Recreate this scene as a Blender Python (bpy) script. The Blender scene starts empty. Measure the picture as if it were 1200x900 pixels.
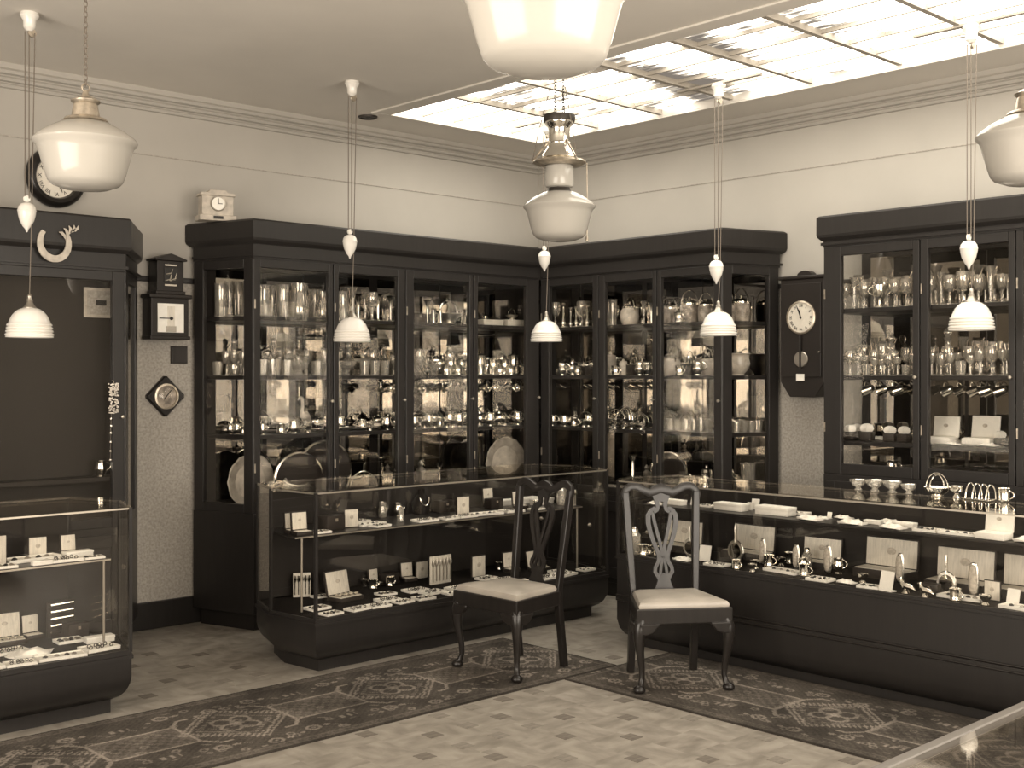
import bpy, bmesh, math, random
import numpy as np
from mathutils import Vector, Matrix
PI = math.pi
rnd = random.Random(7)
sc = bpy.context.scene
C = sc.collection

# ------------------------------------------------------------------ camera
# X runs along the left-hand wall towards the corner, Y along the right-hand wall towards the corner
FX, FY = 0.6838, 0.7297            # viewing direction; eye at the origin, 1.57 m up
EYE, FPX, HOR = 1.57, 1387.0, 440.0
cam = bpy.data.cameras.new('camera')
cam.sensor_width = 36.0
cam.lens = 36.0 * FPX / 1200.0
cam.shift_y = -10.0 / 1200.0
camo = bpy.data.objects.new('camera', cam)
camo.location = (0, 0, EYE)
camo.rotation_euler = (PI / 2, 0, -math.atan2(FX, FY))
C.objects.link(camo)
sc.camera = camo

# ------------------------------------------------------------------ light and exposure
sc.view_settings.view_transform = 'Standard'
sc.view_settings.look = 'None'
sc.view_settings.gamma = 1.0
sc.view_settings.exposure = 0.0
sc.view_settings.use_curve_mapping = False
TINT = (1.0, 0.90, 0.775)
SKYLIGHT = 7.0
world = bpy.data.worlds.new('world'); sc.world = world
world.use_nodes = True
wb = world.node_tree.nodes['Background']
wb.inputs[0].default_value = (TINT[0], TINT[1], TINT[2], 1)
wb.inputs[1].default_value = 1.0

def area(name, loc, direction, sx, sy, power):
    l = bpy.data.lights.new(name, 'AREA'); l.shape = 'RECTANGLE'
    l.size = sx; l.size_y = sy; l.energy = power; l.color = TINT
    o = bpy.data.objects.new(name, l); o.location = loc
    o.rotation_euler = Vector(direction).to_track_quat('-Z', 'Y').to_euler()
    C.objects.link(o)
# daylight from the two shop windows in the walls behind the camera
area('shop_window_daylight', (2.6, -1.12, 1.75), (0, 1, 0.18), 4.6, 2.2, 265)
area('side_window_daylight', (-1.12, 3.0, 1.75), (1, 0, 0.18), 3.6, 2.2, 200)

try:
    sc.cycles.transparent_max_bounces = 32
    sc.cycles.max_bounces = 10
    sc.cycles.use_denoising = True
    sc.cycles.caustics_reflective = False
    sc.cycles.caustics_refractive = False
except Exception:
    pass

# ------------------------------------------------------------------ pixel helpers (photo 1200x900)
def tpx(px): return (px - 600.0) / FPX
def U_at(px, V): t = tpx(px); return V * (FX + FY * t) / (FY - FX * t)
def V_at(px, U): t = tpx(px); return U * (FY - FX * t) / (FX + FY * t)
def onplane(px, py, h):
    z = FPX * (EYE - h) / (py - HOR); t = tpx(px)
    return (z * (FX + FY * t), z * (FY - FX * t))

# ------------------------------------------------------------------ materials
def newmat(name):
    m = bpy.data.materials.new(name); m.use_nodes = True
    nt = m.node_tree
    return m, nt, nt.nodes['Principled BSDF']
def mat(name, col, rough=0.5, metal=0.0, spec=0.5, var=0.0, vscale=20.0, stretch=(1, 1, 1), bump=0.0, coat=0.0, emit=0.0):
    m, nt, b = newmat(name)
    b.inputs['Base Color'].default_value = (*col, 1)
    b.inputs['Roughness'].default_value = rough
    b.inputs['Metallic'].default_value = metal
    b.inputs['Specular IOR Level'].default_value = spec
    b.inputs['Coat Weight'].default_value = coat
    if emit:
        b.inputs['Emission Color'].default_value = (*col, 1)
        b.inputs['Emission Strength'].default_value = emit
    if var or bump:
        tc = nt.nodes.new('ShaderNodeTexCoord'); mp = nt.nodes.new('ShaderNodeMapping')
        mp.inputs['Scale'].default_value = stretch
        nz = nt.nodes.new('ShaderNodeTexNoise')
        nz.inputs['Scale'].default_value = vscale; nz.inputs['Detail'].default_value = 5
        nt.links.new(tc.outputs['Object'], mp.inputs['Vector']); nt.links.new(mp.outputs['Vector'], nz.inputs['Vector'])
        if var:
            cr = nt.nodes.new('ShaderNodeValToRGB')
            cr.color_ramp.elements[0].position = 0.3; cr.color_ramp.elements[1].position = 0.7
            cr.color_ramp.elements[0].color = (*[c * (1 - var) for c in col], 1)
            cr.color_ramp.elements[1].color = (*[min(1, c * (1 + var)) for c in col], 1)
            nt.links.new(nz.outputs['Fac'], cr.inputs['Fac']); nt.links.new(cr.outputs['Color'], b.inputs['Base Color'])
        if bump:
            bp = nt.nodes.new('ShaderNodeBump'); bp.inputs['Strength'].default_value = bump; bp.inputs['Distance'].default_value = 0.004
            nt.links.new(nz.outputs['Fac'], bp.inputs['Height']); nt.links.new(bp.outputs['Normal'], b.inputs['Normal'])
    return m
def glassmat(name, tint, base_refl=0.05, edge=0.6, diff=0.0, rough=0.02, power=3.0):
    """thin clear glass: see-through, mirrors more towards grazing angles"""
    m, nt, b = newmat(name)
    nt.nodes.remove(b)
    out = nt.nodes['Material Output']
    tr = nt.nodes.new('ShaderNodeBsdfTransparent'); tr.inputs[0].default_value = (*tint, 1)
    gl = nt.nodes.new('ShaderNodeBsdfGlossy'); gl.inputs['Color'].default_value = (1, 0.97, 0.92, 1); gl.inputs['Roughness'].default_value = rough
    lw = nt.nodes.new('ShaderNodeLayerWeight'); lw.inputs['Blend'].default_value = 0.5
    pw = nt.nodes.new('ShaderNodeMath'); pw.operation = 'POWER'; pw.inputs[1].default_value = power
    ma = nt.nodes.new('ShaderNodeMath'); ma.operation = 'MULTIPLY_ADD'; ma.inputs[1].default_value = edge; ma.inputs[2].default_value = base_refl
    nt.links.new(lw.outputs['Facing'], pw.inputs[0]); nt.links.new(pw.outputs[0], ma.inputs[0])
    mx = nt.nodes.new('ShaderNodeMixShader')
    nt.links.new(ma.outputs[0], mx.inputs[0]); nt.links.new(tr.outputs[0], mx.inputs[1]); nt.links.new(gl.outputs[0], mx.inputs[2])
    last = mx
    if diff:
        df = nt.nodes.new('ShaderNodeBsdfDiffuse'); df.inputs[0].default_value = (0.9, 0.86, 0.78, 1)
        m2 = nt.nodes.new('ShaderNodeMixShader'); m2.inputs[0].default_value = diff
        nt.links.new(mx.outputs[0], m2.inputs[1]); nt.links.new(df.outputs[0], m2.inputs[2]); last = m2
    nt.links.new(last.outputs[0], out.inputs['Surface'])
    return m

M = {}
M['wood'] = mat('dark_mahogany', (0.0200, 0.0177, 0.0163), 0.36, spec=0.36, var=0.10, vscale=6, stretch=(8, 8, 0.7))
M['wood_in'] = mat('dark_cabinet_lining', (0.026, 0.0225, 0.020), 0.6, spec=0.2)
M['chairwood'] = mat('polished_walnut', (0.016, 0.0135, 0.012), 0.30, spec=0.40, var=0.2, vscale=7, stretch=(6, 6, 0.8))
M['wall'] = mat('cream_distemper', (0.44, 0.415, 0.376), 0.9, spec=0.1, var=0.03, vscale=3)
M['ceil'] = mat('ceiling_paint', (0.71, 0.67, 0.612), 0.9, spec=0.1, var=0.03, vscale=2)
M['dado'] = mat('mottled_wallpaper', (0.40, 0.371, 0.33), 0.9, spec=0.1, var=0.22, vscale=70, bump=0.15)
M['opal'] = mat('opal_glass', (0.45, 0.427, 0.386), 0.18, spec=0.5)
M['porcelain'] = mat('glazed_porcelain', (0.80, 0.77, 0.715), 0.15, spec=0.5)
M['brass'] = mat('tarnished_brass', (0.52, 0.455, 0.37), 0.36, metal=0.8, var=0.3, vscale=30)
M['nickel'] = mat('nickel_strip', (0.50, 0.45, 0.38), 0.35, metal=0.8)
M['silver'] = mat('polished_silver', (0.88, 0.85, 0.78), 0.14, metal=1.0)
M['silver_chased'] = mat('chased_silver', (0.80, 0.76, 0.69), 0.28, metal=1.0, bump=1.0, vscale=55)
M['dull_silver'] = mat('dull_silver', (0.42, 0.385, 0.335), 0.4, metal=0.9)
M['glass'] = glassmat('window_glass', (0.97, 0.965, 0.955), 0.035, 0.75, power=4.0)
M['crystal'] = glassmat('crystal', (0.84, 0.82, 0.79), 0.16, 0.80, diff=0.12, rough=0.07, power=1.5)
M['cutglass'] = glassmat('cut_crystal', (0.74, 0.72, 0.68), 0.26, 0.74, diff=0.20, rough=0.13, power=1.3)
M['mirror'] = mat('aged_mirror', (0.36, 0.335, 0.30), 0.015, metal=1.0)
M['satin'] = mat('pale_satin', (0.74, 0.69, 0.60), 0.5, spec=0.4, var=0.12, vscale=18, stretch=(6, 6, 0.6))
M['card'] = mat('white_card', (0.90, 0.87, 0.80), 0.7, spec=0.2, var=0.05, vscale=30)
M['cream_china'] = mat('cream_china', (0.62, 0.56, 0.48), 0.25, var=0.3, vscale=16)
M['china_dark'] = mat('figured_china', (0.36, 0.31, 0.26), 0.3, var=0.6, vscale=26)
M['velvet'] = mat('black_velvet', (0.016, 0.0135, 0.012), 0.9, spec=0.1)
M['leather_box'] = mat('dark_leather', (0.030, 0.024, 0.020), 0.5, spec=0.3)
M['seat'] = mat('seat_leather', (0.36, 0.325, 0.28), 0.33, spec=0.55, var=0.12, vscale=9)
M['ebony'] = mat('ebonised_clock_case', (0.022, 0.018, 0.0155), 0.4, spec=0.3)
M['dial'] = mat('clock_dial', (0.74, 0.69, 0.60), 0.5, var=0.06, vscale=25)
M['ink'] = mat('black_ink', (0.02, 0.018, 0.016), 0.6)
M['cord'] = mat('twisted_flex', (0.16, 0.135, 0.11), 0.8)
M['stone'] = mat('pale_stone', (0.50, 0.45, 0.385), 0.7, var=0.2, vscale=25)
M['iron'] = mat('dark_iron', (0.05, 0.042, 0.036), 0.5, metal=0.5)
M['bar'] = mat('skylight_bar', (0.42, 0.38, 0.325), 0.7)
M['tile_dark'] = mat('dark_lino_inlay', (0.165, 0.145, 0.122), 0.5, spec=0.3, var=0.3, vscale=18, stretch=(1, 3, 1))
M['tile_mid'] = mat('mid_lino_inlay', (0.225, 0.202, 0.172), 0.5, spec=0.3, var=0.25, vscale=18, stretch=(1, 3, 1))
M['rail'] = mat('dark_bronze_rail', (0.13, 0.118, 0.105), 0.4, spec=0.4)
M['bristle'] = mat('pale_bristle', (0.50, 0.45, 0.38), 0.7, var=0.3, vscale=60)

# marbled linoleum: streaks of two tones in a block-wise weave
def floor_mat():
    m, nt, b = newmat('marbled_linoleum')
    b.inputs['Roughness'].default_value = 0.42; b.inputs['Specular IOR Level'].default_value = 0.35
    tc = nt.nodes.new('ShaderNodeTexCoord')
    def noise(scale, stretch, det=4):
        mp = nt.nodes.new('ShaderNodeMapping'); mp.inputs['Scale'].default_value = stretch
        n = nt.nodes.new('ShaderNodeTexNoise'); n.inputs['Scale'].default_value = scale; n.inputs['Detail'].default_value = det
        nt.links.new(tc.outputs['Object'], mp.inputs['Vector']); nt.links.new(mp.outputs['Vector'], n.inputs['Vector']); return n
    n1 = noise(6, (1, 2.2, 1)); n2 = noise(6, (2.2, 1, 1))
    ck = nt.nodes.new('ShaderNodeTexChecker'); ck.inputs['Scale'].default_value = 1 / 0.205
    nt.links.new(tc.outputs['Object'], ck.inputs['Vector'])
    mx = nt.nodes.new('ShaderNodeMix'); mx.data_type = 'FLOAT'
    nt.links.new(ck.outputs['Fac'], mx.inputs[0]); nt.links.new(n1.outputs['Fac'], mx.inputs[2]); nt.links.new(n2.outputs['Fac'], mx.inputs[3])
    cr = nt.nodes.new('ShaderNodeValToRGB')
    cr.color_ramp.elements[0].position = 0.28; cr.color_ramp.elements[1].position = 0.68
    cr.color_ramp.elements[0].color = (0.19, 0.169, 0.141, 1); cr.color_ramp.elements[1].color = (0.355, 0.323, 0.279, 1)
    nt.links.new(mx.outputs[0], cr.inputs['Fac']); nt.links.new(cr.outputs['Color'], b.inputs['Base Color'])
    return m
M['floor'] = floor_mat()

# skylight panes: obscured glass lit by the sky above, with streaks of soot of their own shape
def skylight_mat():
    m, nt, b = newmat('sooty_skylight_glass')
    nt.nodes.remove(b)
    out = nt.nodes['Material Output']
    geo = nt.nodes.new('ShaderNodeNewGeometry')
    def noise(scale, stretch, det, off=(0, 0, 0)):
        mp = nt.nodes.new('ShaderNodeMapping'); mp.inputs['Scale'].default_value = stretch; mp.inputs['Location'].default_value = off
        n = nt.nodes.new('ShaderNodeTexNoise'); n.inputs['Scale'].default_value = scale; n.inputs['Detail'].default_value = det
        nt.links.new(geo.outputs['Position'], mp.inputs['Vector']); nt.links.new(mp.outputs['Vector'], n.inputs['Vector']); return n
    big = noise(1.0, (0.55, 2.1, 1), 2, (3.1, 0.35, 0)); fine = noise(1.0, (34, 4.5, 1), 3)
    ad = nt.nodes.new('ShaderNodeMath'); ad.operation = 'MULTIPLY_ADD'; ad.inputs[1].default_value = 0.42
    nt.links.new(fine.outputs['Fac'], ad.inputs[0]); nt.links.new(big.outputs['Fac'], ad.inputs[2])
    cr = nt.nodes.new('ShaderNodeValToRGB')
    e = cr.color_ramp.elements
    e[0].position = 0.575; e[0].color = (0.035, 0.03, 0.025, 1)
    e[1].position = 0.70; e[1].color = (1.0, 0.93, 0.80, 1)
    k = e.new(0.635); k.color = (0.12, 0.105, 0.085, 1)
    nt.links.new(ad.outputs[0], cr.inputs['Fac'])
    em = nt.nodes.new('ShaderNodeEmission'); em.inputs['Strength'].default_value = SKYLIGHT
    nt.links.new(cr.outputs['Color'], em.inputs['Color']); nt.links.new(em.outputs[0], out.inputs['Surface'])
    return m
M['skypane'] = skylight_mat()

# ------------------------------------------------------------------ mesh helpers
class MB:
    def __init__(s): s.v = []; s.f = []
    def add(s, vs, fs):
        o = len(s.v); s.v += [tuple(p) for p in vs]; s.f += [tuple(i + o for i in f) for f in fs]; return s
    def box(s, x0, x1, y0, y1, z0, z1):
        vs = [(x0, y0, z0), (x1, y0, z0), (x1, y1, z0), (x0, y1, z0), (x0, y0, z1), (x1, y0, z1), (x1, y1, z1), (x0, y1, z1)]
        return s.add(vs, [(3, 2, 1, 0), (4, 5, 6, 7), (0, 1, 5, 4), (1, 2, 6, 5), (2, 3, 7, 6), (3, 0, 4, 7)])
    def cbox(s, c, d): return s.box(c[0] - d[0] / 2, c[0] + d[0] / 2, c[1] - d[1] / 2, c[1] + d[1] / 2, c[2] - d[2] / 2, c[2] + d[2] / 2)
    def prism(s, poly, z0, z1):
        """poly: counter-clockwise (x, y)"""
        return s.loft([[(x, y, z0) for x, y in poly], [(x, y, z1) for x, y in poly]])
    def loft(s, rings, caps=True):
        n = len(rings[0]); vs = [p for r in rings for p in r]; fs = []
        for k in range(len(rings) - 1):
            for i in range(n):
                j = (i + 1) % n; fs.append((k * n + i, k * n + j, (k + 1) * n + j, (k + 1) * n + i))
        if caps:
            fs.append(tuple(range(n - 1, -1, -1))); fs.append(tuple((len(rings) - 1) * n + i for i in range(n)))
        return s.add(vs, fs)
    def lathe(s, prof, n=18, c=(0, 0, 0), axis='z', lobes=0, depth=0.0):
        vs = []; fs = []; idx = []
        for r, z in prof:
            if r < 1e-5: idx.append([len(vs)]); vs.append((0, 0, z))
            else:
                row = []
                for i in range(n):
                    a = 2 * PI * i / n; rr = r * (1 + depth * math.cos(lobes * a)) if lobes else r
                    row.append(len(vs)); vs.append((rr * math.cos(a), rr * math.sin(a), z))
                idx.append(row)
        for a, b in zip(idx, idx[1:]):
            if len(a) == 1 and len(b) == 1: continue
            for i in range(n):
                j = (i + 1) % n
                if len(a) == 1: fs.append((a[0], b[j], b[i]))
                elif len(b) == 1: fs.append((a[i], a[j], b[0]))
                else: fs.append((a[i], a[j], b[j], b[i]))
        if axis == 'y': vs = [(x, -z, y) for x, y, z in vs]
        if axis == 'x': vs = [(z, x, y) for x, y, z in vs]
        return s.add([(x + c[0], y + c[1], z + c[2]) for x, y, z in vs], fs)
    def tube(s, pts, r, n=8, closed=False, flat=1.0):
        pts = [Vector(p) for p in pts]; m = len(pts); rings = []; up = None
        for i, p in enumerate(pts):
            a = pts[i - 1] if (i or closed) else p; b = pts[(i + 1) % m] if (i < m - 1 or closed) else p
            d = (b - a).normalized()
            if up is None: up = Vector((0, 0, 1)) if abs(d.z) < 0.9 else Vector((1, 0, 0))
            x = d.cross(up)
            x = x.normalized() if x.length > 1e-6 else Vector((1, 0, 0)); y = x.cross(d).normalized(); up = y
            rr = r[i] if isinstance(r, (list, tuple)) else r
            rings.append([tuple(p + x * (rr * math.cos(2 * PI * k / n)) + y * (rr * flat * math.sin(2 * PI * k / n))) for k in range(n)])
        if closed: rings.append(rings[0]); return s.loft(rings, False)
        return s.loft(rings)
    def slab(s, p, q, th, z0, z1, e=0.0):
        """upright slab from p to q (x, y), thickness th centred on the line"""
        d = Vector((q[0] - p[0], q[1] - p[1])); d.normalize(); n = Vector((-d.y, d.x)) * th / 2
        a = Vector(p) - d * e; b = Vector(q) + d * e
        return s.prism([tuple(a - n), tuple(b - n), tuple(b + n), tuple(a + n)], z0, z1)
    def ribbon(s, pts, w, th, f=None):
        """flat strap in the x-z plane following pts (x, z); w width; f(x, z) gives y"""
        pts = [Vector(p) for p in pts]; rings = []; m = len(pts)
        for i, p in enumerate(pts):
            d = (pts[min(i + 1, m - 1)] - pts[max(i - 1, 0)]).normalized(); n = Vector((-d.y, d.x))
            ww = (w[i] if isinstance(w, (list, tuple)) else w) / 2
            a = p + n * ww; b = p - n * ww
            ya = f(a.x, a.y) if f else 0; yb = f(b.x, b.y) if f else 0
            rings.append([(a.x, ya - th / 2, a.y), (b.x, yb - th / 2, b.y), (b.x, yb + th / 2, b.y), (a.x, ya + th / 2, a.y)])
        return s.loft(rings)
    def xform(s, mtx):
        s.v = [tuple(mtx @ Vector(p)) for p in s.v]; return s
    def shift(s, dx, dy, dz): s.v = [(x + dx, y + dy, z + dz) for x, y, z in s.v]; return s
    def mesh(s, name, m, smooth=True, bevel=0.0, angle=40):
        me = bpy.data.meshes.new(name); me.from_pydata(s.v, [], s.f)
        bm = bmesh.new(); bm.from_mesh(me)
        bmesh.ops.recalc_face_normals(bm, faces=bm.faces)
        if bevel:
            es = [e for e in bm.edges if len(e.link_faces) == 2 and e.calc_face_angle(0) > 0.6]
            bmesh.ops.bevel(bm, geom=es, offset=bevel, segments=2, profile=0.5, affect='EDGES', clamp_overlap=True)
        bm.to_mesh(me); bm.free()
        if smooth:
            me.polygons.foreach_set('use_smooth', [True] * len(me.polygons)); me.set_sharp_from_angle(angle=math.radians(angle))
        me.materials.append(M[m] if isinstance(m, str) else m)
        return me
def link(name, me, parent=None, loc=(0, 0, 0), rot=(0, 0, 0)):
    o = bpy.data.objects.new(name, me); C.objects.link(o)
    o.parent = parent; o.location = loc; o.rotation_euler = rot
    return o
def part(name, mb, m, parent, smooth=True, bevel=0.0, org=None, label=None):
    if org: mb.shift(-org[0], -org[1], -org[2])
    o = link(name, mb.mesh(name, m, smooth, bevel), parent)
    if label: o['label'] = label
    return o
def tag(o, label, cat, group=None):
    o['label'] = label; o['category'] = cat
    if group: o['group'] = group
    return o
def thing(name, label, cat, loc=(0, 0, 0), rotz=0.0, group=None):
    o = link(name, None, None, loc, (0, 0, rotz)); o.empty_display_size = 0.1
    return tag(o, label, cat, group)
def struct(name, mb, m, smooth=False, bevel=0.0):
    o = link(name, mb.mesh(name, m, smooth, bevel)); o['kind'] = 'structure'; return o
def inset(poly, d):
    n = len(poly); out = []
    for i in range(n):
        a = Vector(poly[i - 1]); b = Vector(poly[i]); c = Vector(poly[(i + 1) % n])
        d1 = (b - a).normalized(); d2 = (c - b).normalized()
        n1 = Vector((-d1.y, d1.x)); n2 = Vector((-d2.y, d2.x))
        k = (n1 + n2) / max(0.2, 1 + n1.dot(n2))
        p = b + k * d; out.append((p.x, p.y))
    return out
def text_mb(txt, size, depth=0.001):
    cu = bpy.data.curves.new('lettering', 'FONT'); cu.body = txt; cu.size = size; cu.align_x = 'CENTER'; cu.align_y = 'CENTER'; cu.extrude = depth; cu.resolution_u = 2
    o = bpy.data.objects.new('lettering', cu); C.objects.link(o)
    me = bpy.data.meshes.new_from_object(o.evaluated_get(bpy.context.evaluated_depsgraph_get()))
    mb = MB(); mb.v = [tuple(v.co) for v in me.vertices]; mb.f = [tuple(p.vertices) for p in me.polygons]
    bpy.data.objects.remove(o); bpy.data.meshes.remove(me); bpy.data.curves.remove(cu)
    return mb
ORD = ['first', 'second', 'third', 'fourth', 'fifth', 'sixth', 'seventh', 'eighth', 'ninth', 'tenth', 'eleventh', 'twelfth', 'thirteenth',
       'fourteenth', 'fifteenth', 'sixteenth', 'seventeenth', 'eighteenth', 'nineteenth', 'twentieth', 'twenty-first', 'twenty-second']

# ------------------------------------------------------------------ the setting
WL, WR, CEIL = 6.89, 6.75, EYE + 1.766       # left wall at y = WL, right wall at x = WR
SU0, SU1, SV0, SV1 = 4.86, 6.26, 0.5, 6.38   # skylight opening
B0 = -1.2                                     # the two walls behind the camera
fl = struct('floor', MB().box(B0, WR, B0, WL, -0.1, 0), 'floor')
struct('wall_left', MB().box(B0, WR + .15, WL, WL + .15, 0, CEIL + .1), 'wall')
struct('wall_right', MB().box(WR, WR + .15, B0, WL, 0, CEIL + .1), 'wall')
cb = MB()
cb.box(B0, SU0, B0, WL, CEIL, CEIL + .1); cb.box(SU1, WR, B0, WL, CEIL, CEIL + .1)
cb.box(SU0, SU1, SV1, WL, CEIL, CEIL + .1); cb.box(SU0, SU1, B0, SV0, CEIL, CEIL + .1)
struct('ceiling', cb, 'ceil')
# walls behind the camera, each with its shop window
wf = MB(); wf.box(B0 - .15, .2, B0 - .15, B0, 0, CEIL + .1); wf.box(5.0, WR + .15, B0 - .15, B0, 0, CEIL + .1); wf.box(.2, 5.0, B0 - .15, B0, 0, .6); wf.box(.2, 5.0, B0 - .15, B0, 2.9, CEIL + .1)
struct('wall_front', wf, 'wall')
ws = MB(); ws.box(B0 - .15, B0, B0, 1.1, 0, CEIL + .1); ws.box(B0 - .15, B0, 4.9, WL + .15, 0, CEIL + .1); ws.box(B0 - .15, B0, 1.1, 4.9, 0, .6); ws.box(B0 - .15, B0, 1.1, 4.9, 2.9, CEIL + .1)
struct('wall_side', ws, 'wall')
w1 = struct('window_1', MB().box(.2, 5.0, B0 - .08, B0 - .074, .6, 2.9), 'glass')
for k in range(4): part('window_frame', MB().box(.2 + k * 1.58, .26 + k * 1.58, B0 - .11, B0 - .05, .6, 2.9), 'wood', w1, False)
w2 = struct('window_2', MB().box(B0 - .08, B0 - .074, 1.1, 4.9, .6, 2.9), 'glass')
for k in range(4): part('window_frame', MB().box(B0 - .11, B0 - .05, 1.1 + k * 1.246, 1.16 + k * 1.246, .6, 2.9), 'wood', w2, False)
# dado paper, its dark rail, baseboard
RAIL = 2.15
pl = bpy.data.objects['wall_left']; pr = bpy.data.objects['wall_right']
part('dado_paper', MB().box(B0, WR - .01, WL - .006, WL, .0, RAIL), 'dado', pl, False)
part('dado_paper', MB().box(WR - .006, WR, B0, WL - .01, .0, RAIL), 'dado', pr, False)
struct('trim_1', MB().box(B0, WR - .03, WL - .025, WL - .0061, RAIL, RAIL + .035), 'wood', bevel=.006)
struct('trim_2', MB().box(WR - .025, WR - .0061, B0, WL - .03, RAIL, RAIL + .035), 'wood', bevel=.006)
struct('baseboard_left', MB().box(B0, WR - .03, WL - .028, WL - .0061, 0, .17), 'wood', bevel=.006)
struct('baseboard_right', MB().box(WR - .028, WR - .0061, B0, WL - .03, 0, .17), 'wood', bevel=.006)
# cornice of three reeds, and the thin picture line below it
def cornice(name, along):
    b = MB()
    prof = [(0, 3.205), (.018, 3.208), (.028, 3.222), (.020, 3.232), (.020, 3.236), (.044, 3.240), (.056, 3.254), (.046, 3.266), (.046, 3.270), (.072, 3.276), (.084, 3.292), (.072, 3.306), (.072, CEIL), (0, CEIL)]
    if along == 'x': b.loft([[(x, WL - d, z) for d, z in prof] for x in (B0, WR)])
    else: b.loft([[(WR - d, y, z) for d, z in prof] for y in (B0, WL)])
    return struct(name, b, 'wall')
cornice('trim_3', 'x'); cornice('trim_4', 'y')
struct('trim_5', MB().box(B0, WR, WL - .006, WL, 2.932, 2.938), 'dado'); struct('trim_6', MB().box(WR - .006, WR, B0, WL, 2.932, 2.938), 'dado')
# skylight surround and lining
b = MB()
for (x0, x1, y0, y1) in ((SU0 - .13, SU0, SV0, SV1 + .0), (SU1, SU1 + .05, SV0, SV1), (SU0 - .13, SU1 + .05, SV1, SV1 + .05)):
    b.box(x0, x1, y0, y1, CEIL - .012, CEIL)
struct('trim_7', b, 'ceil', bevel=.004)
# skylight: bars and one pane per light
sk = thing('skylight', 'long glazed ceiling skylight with sooty streaked panes above the corner', 'skylight', (SU0, SV0, CEIL))
ORG = (SU0, SV0, CEIL)
vb = [SV1 - .59 * k for k in range(1, 10)]
ub = [SU0 + (SU1 - SU0) * k / 5 for k in range(1, 5)]
for v in vb: part('cross_bar', MB().box(SU0 + .001, SU1 - .001, v - .016, v + .016, CEIL + .012, CEIL + .05), 'bar', sk, False, org=ORG)
for u in ub: part('glazing_bar', MB().box(u - .007, u + .007, SV0 + .001, SV1 - .001, CEIL + .022, CEIL + .045), 'bar', sk, False, org=ORG)
us = [SU0] + ub + [SU1]; vs_ = [SV1] + vb + [SV0]
for i in range(5):
    for j in range(len(vs_) - 1):
        part('pane', MB().box(us[i] + .001, us[i + 1] - .001, vs_[j + 1] + .001, vs_[j] - .001, CEIL + .046, CEIL + .052), 'skypane', sk, False, org=ORG)
# ceiling vent
e = thing('ceiling_vent', 'small dark round vent in the ceiling by the skylight corner', 'vent', (4.80, 6.56, CEIL - .0005))
part('ring', MB().lathe([(.062, -.012), (.066, 0), (.05, 0), (.05, -.010), (.062, -.012)], 20), 'iron', e)
part('grille', MB().lathe([(0, -.006), (.05, -.006), (.05, 0), (0, 0)], 20), 'ink', e)
# inlaid squares of the linoleum
mt = {k: MB().box(-.036, .036, -.036, .036, 0, .0015).mesh('tile', 'tile_' + k, False) for k in ('dark', 'mid')}
ntile = 0
for i in range(-6, 22):
    for j in range(-12, 18):
        u = 3.69 + .205 * i; v = 4.01 + .205 * j
        if not (2.0 < u < 4.34 and 1.9 < v < 4.24 or (2.58 < u < 3.4 and 5.24 < v < 6.3) or (4.82 < u < 5.1 and 4.4 < v < 5.15)): continue
        z = u * FX + v * FY; px = 600 + FPX * (u * FY - v * FX) / z; py = HOR + FPX * EYE / z
        if py > 925 or px < -20 or px > 1220: continue
        if (i + j) % 2 and rnd.random() < .8 or rnd.random() < .15: continue
        link('tile', mt['dark' if (i + j) % 2 == 0 and rnd.random() < .72 else 'mid'], fl, (u + rnd.uniform(-.004, .004), v, 0.0)); ntile += 1

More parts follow.
